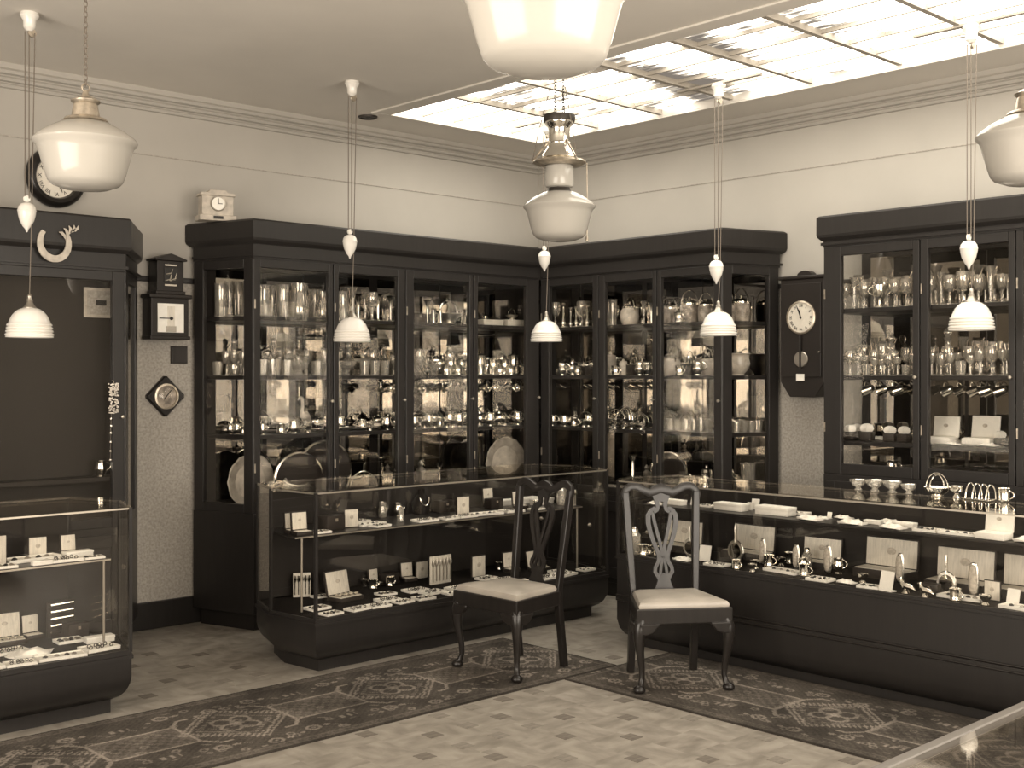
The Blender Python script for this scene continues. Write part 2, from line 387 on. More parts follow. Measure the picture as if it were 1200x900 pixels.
# ------------------------------------------------------------------ rugs
def rug(name, label, x0, x1, y0, y1, along, phase):
    step = .0075
    nx = int((x1 - x0) / step); ny = int((y1 - y0) / step)
    X, Y = np.meshgrid(np.linspace(x0, x1, nx), np.linspace(y0, y1, ny))
    if along == 'x': S = X; W = Y - (y0 + y1) / 2; hw = (y1 - y0) / 2
    else: S = Y; W = X - (x0 + x1) / 2; hw = (x1 - x0) / 2
    k = hw / .45; P = .88
    s = ((S - phase) % P); s = np.where(s > P / 2, s - P, s); w = W / k
    s2 = ((S - phase + P / 2) % P); s2 = np.where(s2 > P / 2, s2 - P, s2)
    rs = np.random.RandomState(3)
    L = .075 + .028 * (rs.rand(*X.shape) - .5)
    L += .012 * np.sin(S * 160) * np.sin(W * 190)
    A = np.abs
    def put(mask, val): L[mask] = val * (.75 + .5 * rs.rand(*X.shape))[mask]
    # field motifs: hooked oblong medallion
    put((A(s) < .20) & (A(w) < .13), .12)
    put((A(s) < .17) & (A(w) < .10) & ((np.floor(s / .03) + np.floor(w / .03)) % 2 == 0), .085)
    put(((A(A(s) - .20) < .009) & (A(w) < .135)) | ((A(A(w) - .13) < .008) & (A(s) < .20)), .25)
    d = A(A(s) - .20) - (A(w) - .13) * .75
    put((A(d) < .012) & (A(w) > .13) & (A(w) < .21) & (A(s) > .2), .25)
    put((A(A(w) - .205) < .008) & (A(s) > .25) & (A(s) < .31), .25)
    put((A(s) < .05) & (A(A(w) - .24) < .02) & ((np.floor(s / .02)) % 2 == 0), .22)
    # flower lozenge between
    loz = A(s2) / .26 + A(w) / .24
    put((A(loz - 1) < .13) & ((np.floor(s2 / .017) + np.floor(w / .017)) % 2 == 0), .24)
    put((A(loz - .72) < .06) & ((np.floor((s2 + w) / .02)) % 2 == 0), .17)
    for a in range(4):
        cs = .065 * math.cos(a * PI / 2 + .78); cw = .065 * math.sin(a * PI / 2 + .78)
        r = np.hypot(s2 - cs, w - cw); put(A(r - .045) < .009, .22)
    put(np.hypot(s2, w) < .018, .3)
    # rosettes towards the edges
    for ds, dw in ((.22, .27), (-.22, -.27), (.22, -.29), (-.22, .29), (0, .25), (0, -.34)):
        r = np.hypot(s2 - ds, (w - dw) * 1.1); put(A(r - .03) < .008, .22); put(r < .010, .2)
        put((A(s2 - ds - .07) + A(w - dw) * 1.5 < .022), .24); put((A(s2 - ds + .075) + A(w - dw + .03) * 1.4 < .018), .2)
    for k in range(70):
        fs, fw = rs.uniform(-P / 2, P / 2), rs.uniform(-.36, .36)
        ds = (S - phase - fs) % P; ds = np.where(ds > P / 2, ds - P, ds); r = np.hypot(ds, w - fw)
        if k % 3 == 0: put(A(r - .016) < .005, .19)
        elif k % 3 == 1: put((A(ds) * .5 + A(w - fw) * 2) < .012, .17)
        else: put((A(ds + w - fw) < .006) & (r < .022), .18)
    # border
    put(A(w) > .395, .085); put(A(A(w) - .395) < .006, .12); put(A(A(w) - .432) < .005, .11)
    put((A(A(w) - .413) < .010) & ((np.floor(S / .03)) % 2 == 0), .115)
    put(A(w) > .442, .05)
    e = np.minimum(S - S.min(), S.max() - S)
    put((A(e - .05) < .006) & (A(w) < .4), .12); put(e < .012, .05)
    ph = rs.rand(6) * 6.3
    wear = 1 + .16 * np.sin(S * 3.1 + ph[0] + W * 2) + .14 * np.sin(S * 7.3 - W * 9 + ph[1]) + .12 * np.sin(W * 17 + S * 13 + ph[2]) + .10 * np.sin(S * 31 - W * 23 + ph[3])
    L *= .85 * np.clip(wear, .5, 1.5)
    Z = .008 + .0012 * rs.rand(*X.shape)
    vs = np.stack([X, Y, Z], -1).reshape(-1, 3)
    idx = np.arange(nx * ny).reshape(ny, nx)
    q = np.stack([idx[:-1, :-1], idx[:-1, 1:], idx[1:, 1:], idx[1:, :-1]], -1).reshape(-1, 4)
    rim = np.concatenate([idx[0, :], idx[1:, -1], idx[-1, -2::-1], idx[-2:0:-1, 0]])
    low = vs[rim].copy(); low[:, 2] = 0.0005; n0 = len(vs); m = len(rim)
    sq = np.array([[rim[(i + 1) % m], rim[i], n0 + i, n0 + (i + 1) % m] for i in range(m)])
    vs = np.concatenate([vs, low]); q = np.concatenate([q, sq])
    me = bpy.data.meshes.new(name); me.from_pydata(vs.tolist(), [], q.tolist())
    col = np.concatenate([L.reshape(-1), np.full(m, .05)])
    ca = me.color_attributes.new('weave', 'FLOAT_COLOR', 'POINT')
    ca.data.foreach_set('color', np.stack([col, col * .87, col * .74, np.ones_like(col)], -1).reshape(-1).astype(np.float32))
    m_, nt, bs = newmat(name + '_wool'); bs.inputs['Roughness'].default_value = .95; bs.inputs['Specular IOR Level'].default_value = .1
    at = nt.nodes.new('ShaderNodeAttribute'); at.attribute_name = 'weave'; nt.links.new(at.outputs['Color'], bs.inputs['Base Color'])
    me.materials.append(m_)
    return tag(link(name, me), label, 'rug')
rug('runner_rug', 'dark patterned oriental runner rug with hooked medallions in front of the left showcases', .8, 4.78, 4.275, 5.18, 'x', 3.17)
rug('runner_rug', 'dark patterned oriental runner rug under the front-facing chair along the right showcase', 4.372, 5.232, 1.2, 4.268, 'y', 3.40)

# ------------------------------------------------------------------ tall cabinets
def frame_mb(L, wl, wr, z0, z1, rb, rt, th, y0=0.0):
    b = MB()
    b.box(0, wl, y0, y0 + th, z0, z1); b.box(L - wr, L, y0, y0 + th, z0, z1)
    b.box(wl, L - wr, y0, y0 + th, z0, z0 + rb); b.box(wl, L - wr, y0, y0 + th, z1 - rt, z1)
    return b
def along(b, p, q):
    d = Vector((q[0] - p[0], q[1] - p[1])); a = math.atan2(d.y, d.x)
    return b.xform(Matrix.Translation((p[0], p[1], 0)) @ Matrix.Rotation(a, 4, 'Z'))
def glazed(parent, p, q, g0, g1, z0, z1, gz0, gz1, knob=True, th=.035):
    """a glazed door from p to q (seen from the room p is left), its glass between g0 and g1 along it"""
    L = math.hypot(q[0] - p[0], q[1] - p[1])
    d = part('door', along(frame_mb(L - .004, g0, L - .004 - g1, z0, z1, gz0 - z0, z1 - gz1, th), p, q), 'wood', parent, False, .004)
    part('pane', along(MB().box(g0 - .006, g1 + .006, th * .4, th * .4 + .004, gz0 - .006, gz1 + .006), p, q), 'glass', d, False)
    if knob:
        part('knob', along(MB().lathe([(0, -.03), (.009, -.026), (.010, -.02), (.005, -.014), (.005, 0), (0, 0)], 10).xform(Matrix.Translation((L - .022, .002, (z0 + z1) / 2 - .1)) @ Matrix.Rotation(PI / 2, 4, 'X') @ Matrix.Rotation(PI, 4, 'X')), p, q), 'nickel', d)
        for zz in (z0 + .28, z1 - .28):
            part('hinge', along(MB().box(.004, .012, -.004, .002, zz - .028, zz + .028), p, q), 'brass', d, False)
    return d

def cabinet(name, label, O, rot, outline, cornice_poly, bays, cants, base_h, gz0, gz1, top, shelves, shelf_poly, mirrors, corn_h=.15, shelf_mat='wood', lower=None):
    t = thing(name, label, 'cabinet', (O[0], O[1], 0), rot)
    # plinth and base
    pb = MB().prism(inset(outline, .03), 0, .10); part('plinth', pb, 'wood', t, False)
    part('base', MB().prism(outline, .10, base_h), 'wood', t, False, .004)
    x0 = bays[0][0]; x1 = bays[-1][3]
    for (a, g0, g1, bb) in bays:
        f = part('panel_door', along(frame_mb(bb - a - .046, .06, .06, .14, base_h - .04, .07, .07, .014), (a + .023, -.014), (bb, -.014)), 'wood', t, False, .003)
        part('knob', MB().lathe([(0, 0), (.012, 0), (.014, .012), (.006, .02), (.005, .03), (0, .03)], 10, axis='y').shift(bb - .035, -.014 - .03 + .0, base_h - .22).xform(Matrix.Identity(4)), 'nickel', f)
    # carcase top
    part('frieze', MB().prism(outline, gz1 + .055, top - corn_h + .02), 'wood', t, False)
    cb_ = MB(); c0 = cornice_poly
    cb_.loft([[(x, y, top - corn_h) for x, y in inset(c0, .022)], [(x, y, top - corn_h + .02) for x, y in inset(c0, .004)], [(x, y, top - corn_h + .035) for x, y in c0], [(x, y, top - .012) for x, y in c0], [(x, y, top) for x, y in inset(c0, .012)]])
    part('cornice', cb_, 'wood', t, False)
    part('moulding', MB().prism([(x, min(y, .47)) for x, y in inset(c0, .018)], gz1 + .068, gz1 + .084), 'wood', t, False)
    for (p, q) in mirrors['backs']:
        part('back_panel', MB().slab(p, q, .012, base_h, gz1 + .06), 'wood_in', t, False)
    for (p, q) in mirrors['glass']:
        part('mirror', MB().slab(p, q, .004, base_h + .05, gz1 + .02), 'mirror', t, False)
    for z in shelves:
        part('shelf', MB().prism(shelf_poly, z - .026, z), shelf_mat, t, False, .003)
    for (a, g0, g1, bb) in bays:
        glazed(t, (a + .002, 0), (bb, 0), g0 - a, g1 - a, base_h, gz1 + .055, gz0, gz1)
    for (p, q, f0, f1) in cants:
        L = math.hypot(q[0] - p[0], q[1] - p[1])
        glazed(t, p, q, f0 * L, f1 * L, base_h, gz1 + .055, gz0, gz1, knob=False)
    return t
def edges(px_pairs, f, first, last):
    g = [(f(a), f(b)) for a, b in px_pairs]; out = []
    for i, (a, b) in enumerate(g):
        l = first if i == 0 else (g[i - 1][1] + a) / 2
        r = last if i == len(g) - 1 else (b + g[i + 1][0]) / 2
        out.append((l, a, b, r))
    return out
FV, FU = 6.37, 6.26                               # front planes of the cabinets on the left and on the right wall
TOP = 2.53
# corner cabinet, run on the left wall
OL = (3.80, FV)
baysL = edges([(305, 385), (397, 466), (485, 550), (560, 617)], lambda p: U_at(p, FV) - OL[0], 0.0, 2.455)
def back_strips(bays, y, x_add=0.0):
    return [((g0 + (.03 if i else -.05), y), (g1 + .10, y)) for i, (a, g0, g1, b_) in enumerate(bays)]
cabL = cabinet('display_cabinet', 'tall dark glazed cabinet of glass and silver, left side of the room corner', OL, 0.0,
    [(-.148, .48), (0, 0), (2.46, 0), (2.92, 0), (2.92, .48)],
    [(-.185, .515), (-.02, -.03), (2.43, -.03), (2.46, 0), (2.945, 0), (2.945, .515)], baysL,
    [((-.146, .475), (0, 0), .16, .84)], .72, .775, 2.235, TOP, [1.20, 1.57, 1.94],
    [(-.10, .45), (.035, .05), (2.88, .05), (2.88, .45)],
    {'backs': [((-.14, .47), (2.90, .47)), ((2.91, .02), (2.91, .46))], 'glass': back_strips(baysL, .458) + [((2.90, .10), (2.90, .43))]})
# corner cabinet, run on the right wall
OR = (FU, FV)
baysR = edges([(643, 694), (708, 764), (774, 836)], lambda p: FV - V_at(p, FU), 0.005, 1.69)
cabR = cabinet('display_cabinet', 'tall dark glazed cabinet of china and baskets, right side of the room corner', OR, -PI / 2,
    [(.002, 0), (1.69, 0), (1.823, .455), (.002, .455)],
    [(.033, -.03), (1.712, -.03), (1.86, .485), (.002, .485), (.002, 0)], baysR,
    [((1.69, 0), (1.82, .45), .17, .82)], .72, .775, 2.235, TOP, [1.19, 1.57, 1.93],
    [(.0, .05), (1.66, .05), (1.775, .43), (.0, .43)],
    {'backs': [((.01, .445), (1.80, .445))], 'glass': back_strips(baysR, .434)})
# cabinet farther right on the right wall
OK_ = (FU, 3.93)
baysK = edges([(985, 1069), (1087, 1181), (1199, 1320)], lambda p: 3.93 - V_at(p, FU), 0.0, 2.02)
cabK = cabinet('display_cabinet', 'tall dark glazed cabinet full of stemware beside the regulator clock', OK_, -PI / 2,
    [(0, 0), (2.02, 0), (2.02, .455), (0, .455)],
    [(-.03, -.03), (2.05, -.03), (2.05, .485), (-.03, .485)], baysK,
    [], .98, 1.045, 2.285, TOP, [1.18, 1.57, 1.97],
    [(.03, .05), (1.98, .05), (1.98, .43), (.03, .43)],
    {'backs': [((0, .445), (2.02, .445)), ((2.01, .03), (2.01, .43))], 'glass': back_strips(baysK, .434)})
part('pane', MB().box(.004, .008, .04, .435, 1.0, 2.33), 'glass', cabK, False)
# big dark cabinet at the left, little inside
OZ = (.30, FV)
baysZ = [(0, .07, .83, .90), (.90, .97, 1.73, 1.80), (1.80, 1.87, 2.60, 2.675)]
cabZ = cabinet('display_cabinet', 'big dark wooden cabinet with black glazed doors behind the leftmost showcase', OZ, 0.0,
    [(0, 0), (2.68, 0), (2.98, .48), (0, .48)],
    [(-.03, -.03), (2.70, -.03), (2.74, .04), (3.03, .515), (-.03, .515)], baysZ,
    [((2.68, 0), (2.975, .47), .2, .8)], .72, .775, 2.10, 2.454, [1.0],
    [(.03, .05), (2.66, .05), (2.9, .46), (.03, .46)],
    {'backs': [((.0, .20), (2.78, .20))], 'glass': []}, corn_h=.20, shelf_mat='wood_in')

# ------------------------------------------------------------------ low showcases
def showcase(name, label, poly, deck, height, shelf=None, levels=None, back_sides=(), lines=(), posts=None):
    """poly counter-clockwise in room coordinates; one pane per side, a glass top, dark flared base"""
    cx = sum(p[0] for p in poly) / len(poly); cy = sum(p[1] for p in poly) / len(poly); org = (cx, cy, 0)
    t = thing(name, label, 'showcase', org)
    n = len(poly)
    lv = levels or [(0, .085), (.06, .085), (.066, .072), (.08, .046), (.105, .022), (.14, .006), (.17, .0), (deck - .03, 0), (deck - .028, -.008), (deck - .012, -.008), (deck - .010, 0), (deck, 0)]
    part('base', MB().loft([[(x, y, z) for x, y in inset(poly, d)] for z, d in lv]), 'wood', t, True, org=org)
    for z in lines:
        pp = inset(poly, -.004); part('moulding', MB().prism(pp, z - .005, z + .005), 'wood', t, False, org=org)
    part('deck', MB().prism(inset(poly, .014), deck, deck + .006), 'velvet', t, False, org=org)
    inner = inset(poly, .006)
    for i in range(n):
        p, q = inner[i], inner[(i + 1) % n]
        if i in back_sides:
            part('back_panel', MB().slab(p, q, .012, deck, height - .06, -.004), 'wood_in', t, False, org=org)
        else:
            part('pane', MB().slab(p, q, .005, deck, height - .008, -.004), 'glass', t, False, org=org)
        bb = MB().slab(p, q, .010, height - .010, height - .002, .002)
        part('edge_strip', bb, 'nickel', t, False, org=org)
        part('edge_strip', MB().slab(p, q, .012, deck, deck + .012, .002), 'wood', t, False, org=org)
    for i, p in enumerate(inner):
        if posts is None or i in posts:
            part('post', MB().cbox((p[0], p[1], (deck + height) / 2), (.016, .016, height - deck - .004)), 'wood', t, False, org=org)
    top = part('glass_top', MB().prism(inset(poly, .002), height - .002, height + .006), 'glass', t, False, .0015, org=org)
    if shelf:
        sp, z, m = shelf
        part('shelf', MB().prism(sp, z - .012, z), m, t, False, .002, org=org)
        part('edge_strip', MB().slab(sp[0], sp[1], .004, z - .010, z - .002), 'nickel', t, False, org=org)
        for (bx, by) in (sp[0], sp[1]):
            px_, py_ = (bx * .96 + cx * .04, by * .96 + cy * .04)
            part('shelf_support', MB().lathe([(0, deck), (.006, deck), (.006, z - .012), (0, z - .012)], 8, (px_, py_, 0)), 'nickel', t, org=org)
    return t
poly1 = [(3.47, 5.20), (5.73, 5.20), (5.83, 5.58), (5.72, 5.90), (3.54, 5.90), (3.43, 5.58)]
case1 = showcase('showcase', 'low glass-topped showcase of jewel boxes in front of the corner cabinet', poly1, .285, .958,
    shelf=([(3.50, 5.44), (5.74, 5.44), (5.70, 5.86), (3.57, 5.86)], .70, 'wood'), back_sides=(3,))
poly0 = [(.40, 5.22), (2.47, 5.22), (2.57, 5.55), (2.45, 5.88), (.40, 5.88)]
case0 = showcase('showcase', 'low glass-topped showcase of trays at the left edge by the passage', poly0, .285, .958,
    shelf=([(.50, 5.42), (2.46, 5.42), (2.40, 5.84), (.50, 5.84)], .70, 'wood'), back_sides=(3,))
poly2 = [(5.18, 1.6), (5.70, 1.6), (5.70, 4.60), (5.43, 4.73), (5.18, 4.63)]
lv2 = [(0, .06), (.05, .06), (.06, .04), (.10, .012), (.15, 0), (.255, 0), (.257, -.006), (.283, -.006), (.285, 0), (.50, 0), (.502, -.008), (.515, -.008), (.516, 0), (.52, 0)]
case2 = showcase('showcase', 'long dark-based glass showcase of brush sets and silver in front of right cabinets', poly2, .52, .958,
    shelf=([(5.34, 1.70), (5.62, 1.70), (5.62, 4.58), (5.34, 4.58)], .81, 'wood'), levels=lv2, back_sides=(1,))
for z in (.262, .290): part('bead_moulding', MB().tube([(5.174, 1.6, z), (5.174, 4.63, z)], .005, 8), 'chairwood', case2, org=tuple(case2.location))
poly3 = [(1.30, .25), (3.6, .25), (3.6, .95), (1.30, .95)]
case3 = showcase('showcase', 'glass showcase top nearest the camera at the lower right corner', poly3, .285, .958,
    shelf=([(1.9, .40), (3.5, .40), (3.5, .80), (1.9, .80)], .55, 'wood'))
part('edge_rail', MB().box(1.30, 3.6, .935, .955, .950, .966).shift(-2.45, -.6, 0), 'rail', case3, False, .003)

# ------------------------------------------------------------------ chairs
def chair(label, loc, rot):
    t = thing('dining_chair', label, 'chair', loc, rot)
    W = 'chairwood'
    # seat frame (front is +y)
    sf = [(-.185, -.18), (.185, -.18), (.245, .20), (-.245, .20)]
    si = inset(sf, .03)
    b = MB(); b.loft([[(x, y, z) for x, y in sf] for z in (.335, .412)])
    part('seat_frame', b, W, t, False, .006)
    rings = []
    for z, d in ((.400, .016), (.425, .012), (.440, .020), (.450, .045), (.457, .085), (.460, .13)): rings.append([(x, y, z) for x, y in inset(sf, d)])
    sub = []
    for r in rings:
        rr = []
        for i in range(4):
            a = Vector(r[i]); c = Vector(r[(i + 1) % 4])
            for k in range(6): rr.append(tuple(a.lerp(c, k / 6)))
        sub.append(rr)
    part('seat', MB().loft(sub), 'seat', t, True, label='drop-in leather seat pad')
    # front cabriole legs with knee brackets and pad feet
    for sx in (-1, 1):
        x, y = sx * .215, .17; dx, dy = sx * .707, .707
        path = [(0, .352), (.014, .312), (.020, .27), (.012, .20), (-.004, .12), (-.007, .07), (.004, .035), (.014, .022)]
        rad = [.032, .034, .029, .021, .016, .014, .015, .020]
        pts = [(x + dx * o, y + dy * o, z) for o, z in path]
        lg = part('leg', MB().tube(pts, rad, 10), W, t)
        part('foot', MB().lathe([(0, 0), (.022, 0), (.030, .008), (.031, .018), (.024, .030), (.012, .036), (0, .038)], 14, (x + dx * .018, y + dy * .018, 0)), W, lg)
        for ax in (0, 1):
            br = MB()
            prof = [(-.035, .342), (.066, .342), (.064, .330), (.050, .318), (.036, .298), (.0, .286), (-.035, .286)]
            if ax == 0: br.loft([[(x - sx * .02 - sx * u, y + .026 + yy, z) for u, z in prof] for yy in (-.016, .016)])
            else: br.loft([[(x + sx * .026 + yy, y - .02 - u, z) for u, z in prof] for yy in (-.014, .014)])
            part('knee_bracket', br, W, lg, False, .006)
    # rear legs carried up as back posts
    def yb(z): return -.185 - max(0, z - .40) * .13 - max(0, .36 - z) * .12
    for sx in (-1, 1):
        rings = []
        for z in [0, .1, .2, .3, .36, .42, .5, .6, .7, .8, .88, .945]:
            xx = sx * (.168 + .024 * max(0, (z - .42) / .52) + .006 * max(0, .36 - z)); w = .036 if z < .4 else .030 + .006 * math.sin((z - .42) * 5)
            yy = yb(z); rings.append([(xx - w / 2, yy - .019, z), (xx + w / 2, yy - .019, z), (xx + w / 2, yy + .017, z), (xx - w / 2, yy + .017, z)])
        part('back_leg', MB().loft(rings), W, t, False, .004)
    f = lambda x, z: yb(z)
    # crest rail
    cr = [(-.196, .900), (-.200, .932), (-.190, .958), (-.164, .974), (-.130, .972), (-.098, .956), (-.062, .938), (-.032, .952), (0, .964)]
    cr = cr + [(-x, z) for x, z in cr[-2::-1]]
    cw = [.028, .032, .036, .038, .038, .038, .042, .048, .050]; cw = cw + cw[-2::-1]
    part('crest_rail', MB().ribbon(cr, cw, .026, f), W, t, True, .004)
    # pierced splat: shield, straps, loops, shoe
    sp = MB()
    for s in (-1, 1):
        sp.ribbon([(s * .034, .945), (s * .026, .905), (s * .020, .872), (s * .024, .850), (s * .042, .838)], [.046, .028, .022, .020, .018], .014, f)
        sp.ribbon([(s * .034, .862), (s * .058, .848), (s * .074, .822), (s * .076, .785), (s * .066, .735), (s * .048, .680), (s * .030, .636), (s * .022, .606), (s * .028, .578), (s * .044, .552), (s * .047, .528), (s * .032, .508), (s * .022, .492)],
                  [.016, .022, .026, .026, .024, .022, .021, .022, .020, .020, .020, .022, .026], .014, f)
        sp.ribbon([(s * .050, .838), (s * .042, .790), (s * .029, .735), (s * .012, .672), (s * .006, .632)], [.016, .018, .018, .017, .017], .013, f)
        sp.ribbon([(s * .010, .610), (s * .007, .585), (s * .013, .555), (s * .018, .520), (s * .013, .495)], .016, .012, f)
    sp.ribbon([(0, .522), (0, .496), (0, .460), (0, .432), (0, .418)], [.012, .060, .084, .112, .124], .016, f)
    sp.ribbon([(0, .962), (0, .930), (0, .892)], [.116, .092, .018], .015, f)
    sp.ribbon([(0, .640), (0, .600)], [.034, .034], .012, f)
    part('splat', sp, W, t, True, .0)
    part('shoe', MB().box(-.075, .075, -.215, -.168, .405, .428), W, t, False, .006)
    return t
chair('dark carved dining chair seen from its side, leather seat, in front of the left showcase', (4.315, 4.61, .0096), PI / 2 + .02)
chair('carved dining chair facing forward with pierced splat and pale shiny leather seat', (4.725, 3.835, .0096), math.atan2(-.30, -.21) - PI / 2)

# ------------------------------------------------------------------ lamps
def rise_fall(label, u, v, low, order):
    """adjustable pendant: rose with pulley, three cords, porcelain counterweight, ribbed bell shade"""
    t = thing('pendant_lamp', label, 'pendant lamp', (u, v, low), 0, 'rise and fall pendant lamps')
    zc = CEIL - low; wz = order
    if SU0 < u < SU1 and v < SV1: part('rose_bracket', MB().box(-.015, .015, -.31, .31, zc - .001, zc + .0115), 'bar', t, False)
    part('ceiling_rose', MB().lathe([(0, zc - .001), (.042, zc - .001), (.045, zc - .016), (.030, zc - .04), (.028, zc - .075), (.012, zc - .09), (0, zc - .09)], 18), 'porcelain', t)
    part('pulley', MB().lathe([(0, -.007), (.020, -.007), (.016, 0), (.020, .007), (0, .007)], 14, (0.012, 0, zc - .098), axis='y'), 'brass', t)
    h = .140                                   # height of shade
    # ribbed bell
    prof = [(.026, h + .002), (.046, h - .003), (.066, h - .016), (.082, h - .036), (.093, h - .060), (.098, h - .074)]
    z = h - .074; r = .098
    for k in range(4):
        prof += [(r + .0065, z - .004), (r + .0075, z - .010), (r + .001, z - .0145)]; z -= .0155; r += .0024
    prof += [(.110, 0.004), (.111, -.002), (.107, -.001), (.101, .03), (.092, .065), (.066, h - .026), (.040, h - .010), (.022, h - .003), (.026, h + .002)]
    part('shade', MB().lathe(prof, 32), 'porcelain', t)
    part('bulb', MB().lathe([(0, .022), (.022, .034), (.028, .052), (.020, .078), (.013, .1), (0, .1)], 14), 'opal', t)
    part('shade_holder', MB().lathe([(0, h - .008), (.030, h - .006), (.032, h + .004), (.022, h + .014), (.014, h + .032), (.017, h + .036), (.010, h + .05), (.012, h + .060), (.005, h + .070), (0, h + .070)], 16), 'dull_silver', t)
    ro = Vector((.7297, -.6838, 0)) * 1.0; o1 = ro * -.022; o2 = ro * .026
    part('cord', MB().tube([(0, 0, h + .065), (o2.x * .4, o2.y * .4, wz + .0), (o2.x, o2.y, zc - .1)], .0026, 6), 'cord', t)
    part('cord', MB().tube([(o1.x, o1.y, wz + .11), (o1.x, o1.y, zc - .09)], .0026, 6), 'cord', t)
    part('cord', MB().tube([(o1.x * .1, o1.y * .1, wz + .10), (o1.x * .1, o1.y * .1, zc - .09)], .0026, 6), 'cord', t)
    cw = part('counterweight', MB().lathe([(0, wz - .066), (.005, wz - .062), (.008, wz - .050), (.020, wz - .036), (.034, wz - .008), (.041, wz + .020), (.043, wz + .036), (.045, wz + .040), (.043, wz + .044), (.040, wz + .058), (.030, wz + .072), (.012, wz + .080), (0, wz + .080)], 20, (o1.x * .6, o1.y * .6, 0)), 'porcelain', t)
    part('weight_pulley', MB().lathe([(0, -.006), (.016, -.006), (.013, 0), (.016, .006), (0, .006)], 14, (o1.x * .6, o1.y * .6, wz + .098), axis='y'), 'porcelain', cw)
    return t
rise_fall('ribbed white pendant lamp hanging before the big dark cabinet at far left', 2.226, 5.81, 1.757, .575)
rise_fall('ribbed white pendant lamp above the left end of the jewel-box showcase', 4.157, 5.84, 1.775, .56)
rise_fall('smallest ribbed white pendant lamp hanging in front of the room corner', 5.80, 5.84, 1.807, .55)
rise_fall('ribbed white pendant lamp above the forward-facing chair', 5.82, 4.38, 1.814, .375)
rise_fall('ribbed white pendant lamp in front of the stemware cabinet at right', 5.77, 2.77, 1.80, .37)

def shade_mb(n=40):
    return MB().lathe([(.062, .080), (.10, .070), (.155, .040), (.195, .010), (.203, -.003), (.200, -.012), (.188, -.022), (.180, -.045), (.158, -.125), (.146, -.160), (.132, -.176), (.09, -.192), (.04, -.199), (0, -.200),
                       (0, -.196), (.09, -.187), (.128, -.172), (.176, -.045), (.190, -.004), (.15, .036), (.062, .074), (.062, .080)], n)
def chain_mb(z0, z1, n):
    b = MB()
    L = (z1 - z0) / n
    for k in range(n):
        c = z0 + (k + .5) * L; pts = []
        for i in range(8):
            a = 2 * PI * i / 8; x = .007 * math.cos(a); z = c + L * .62 * math.sin(a)
            pts.append((x, 0, z) if k % 2 else (0, x, z))
        b.tube(pts, .0022, 5, closed=True)
    return b
def globe(label, u, v, rimz):
    t = thing('globe_lamp', label, 'globe lamp', (u, v, rimz), 0, 'opal globe lamps on chains')
    part('shade', shade_mb(), 'opal', t)
    part('fitter', MB().lathe([(0, .060), (.066, .060), (.072, .072), (.088, .080), (.080, .090), (.055, .098), (.052, .120), (.046, .148), (.056, .156), (.058, .162), (.046, .168), (.016, .185), (.008, .205), (0, .205)], 24), 'brass', t)
    part('loop', MB().tube([(.016 * math.cos(a * PI / 5), 0, .215 + .016 * math.sin(a * PI / 5)) for a in range(10)], .004, 6, closed=True), 'brass', t)
    part('chain', chain_mb(.225, CEIL - rimz - .045, 26), 'cord', t)
    part('ceiling_rose', MB().lathe([(0, CEIL - rimz - .001), (.06, CEIL - rimz - .001), (.055, CEIL - rimz - .02), (.02, CEIL - rimz - .05), (0, CEIL - rimz - .05)], 18), 'brass', t)
    return t
globe('opal schoolhouse globe lamp on a chain at the upper left by the round clock', 2.01, 4.66, 2.515)
globe('large near opal globe lamp cropped by the top edge of the picture', 1.95, 1.97, 2.475)
globe('opal globe lamp cropped by the right edge of the picture', 4.66, 2.0, 2.515)
# converted gas lantern in the middle
GX, GY, GZ = 4.705, 4.635, 2.515
t = thing('gas_lantern', 'metal chimney gas lantern with opal shade hanging at the centre of the room', 'lantern', (GX, GY, GZ))
part('shade', shade_mb(), 'opal', t)
part('collar', MB().lathe([(0, .062), (.070, .062), (.078, .074), (.060, .090), (.058, .104), (0, .104)], 20), 'iron', t)
part('neck_glass', MB().lathe([(.058, .100), (.074, .106), (.080, .118), (.080, .215), (.076, .222), (0, .222), (0, .1), (.058, .100)], 24), 'opal', t)
rg = part('gallery_ring', MB().lathe([(.078, .226), (.13, .230), (.150, .240), (.146, .250), (.10, .256), (.078, .250), (.078, .226)], 26), 'brass', t)
part('pierced_gallery', MB().lathe([(.076, .220), (.084, .226), (.084, .262), (.078, .268), (.076, .220)], 24), 'dull_silver', t)
ch = part('chimney', MB().lathe([(.086, .256), (.098, .268), (.095, .285), (.070, .320), (.064, .345), (.066, .350), (.060, .355), (.058, .420), (.064, .440), (.078, .455), (.080, .470), (.0, .470), (0, .256), (.086, .256)], 26), 'silver', t)
part('cap', MB().lathe([(0, .468), (.086, .468), (.090, .480), (.088, .505), (.060, .512), (0, .512)], 22), 'iron', t)
for k in range(3):
    a = k * 2 * PI / 3 + .4; x, y = .150 * math.cos(a), .150 * math.sin(a)
    part('bracket', MB().tube([(.06 * math.cos(a), .06 * math.sin(a), .36), (.11 * math.cos(a), .11 * math.sin(a), .30), (x, y, .245)], .006, 6), 'brass', t)
    part('hanging_link', MB().tube([(x, y, .25), (x * .8, y * .8, .40), (.05 * math.cos(a), .05 * math.sin(a), .66)], .0025, 5), 'cord', t)
for sx in (-.022, .022):
    part('chain', chain_mb(.50, CEIL - GZ - .02, 16).shift(sx * .7297, -sx * .6838, 0), 'iron', t)
part('pull_chain', MB().tube([(.112, -.105, .24), (.114, -.106, .0), (.113, -.105, -.17)], .003, 6), 'brass', t)
part('pull_knob', MB().lathe([(0, -.20), (.009, -.195), (.010, -.18), (.004, -.165), (0, -.165)], 10, (.113, -.105, 0)), 'brass', t)
part('ceiling_rose', MB().lathe([(0, CEIL - GZ - .001), (.023, CEIL - GZ - .001), (.022, CEIL - GZ - .02), (0, CEIL - GZ - .03)], 18), 'iron', t)

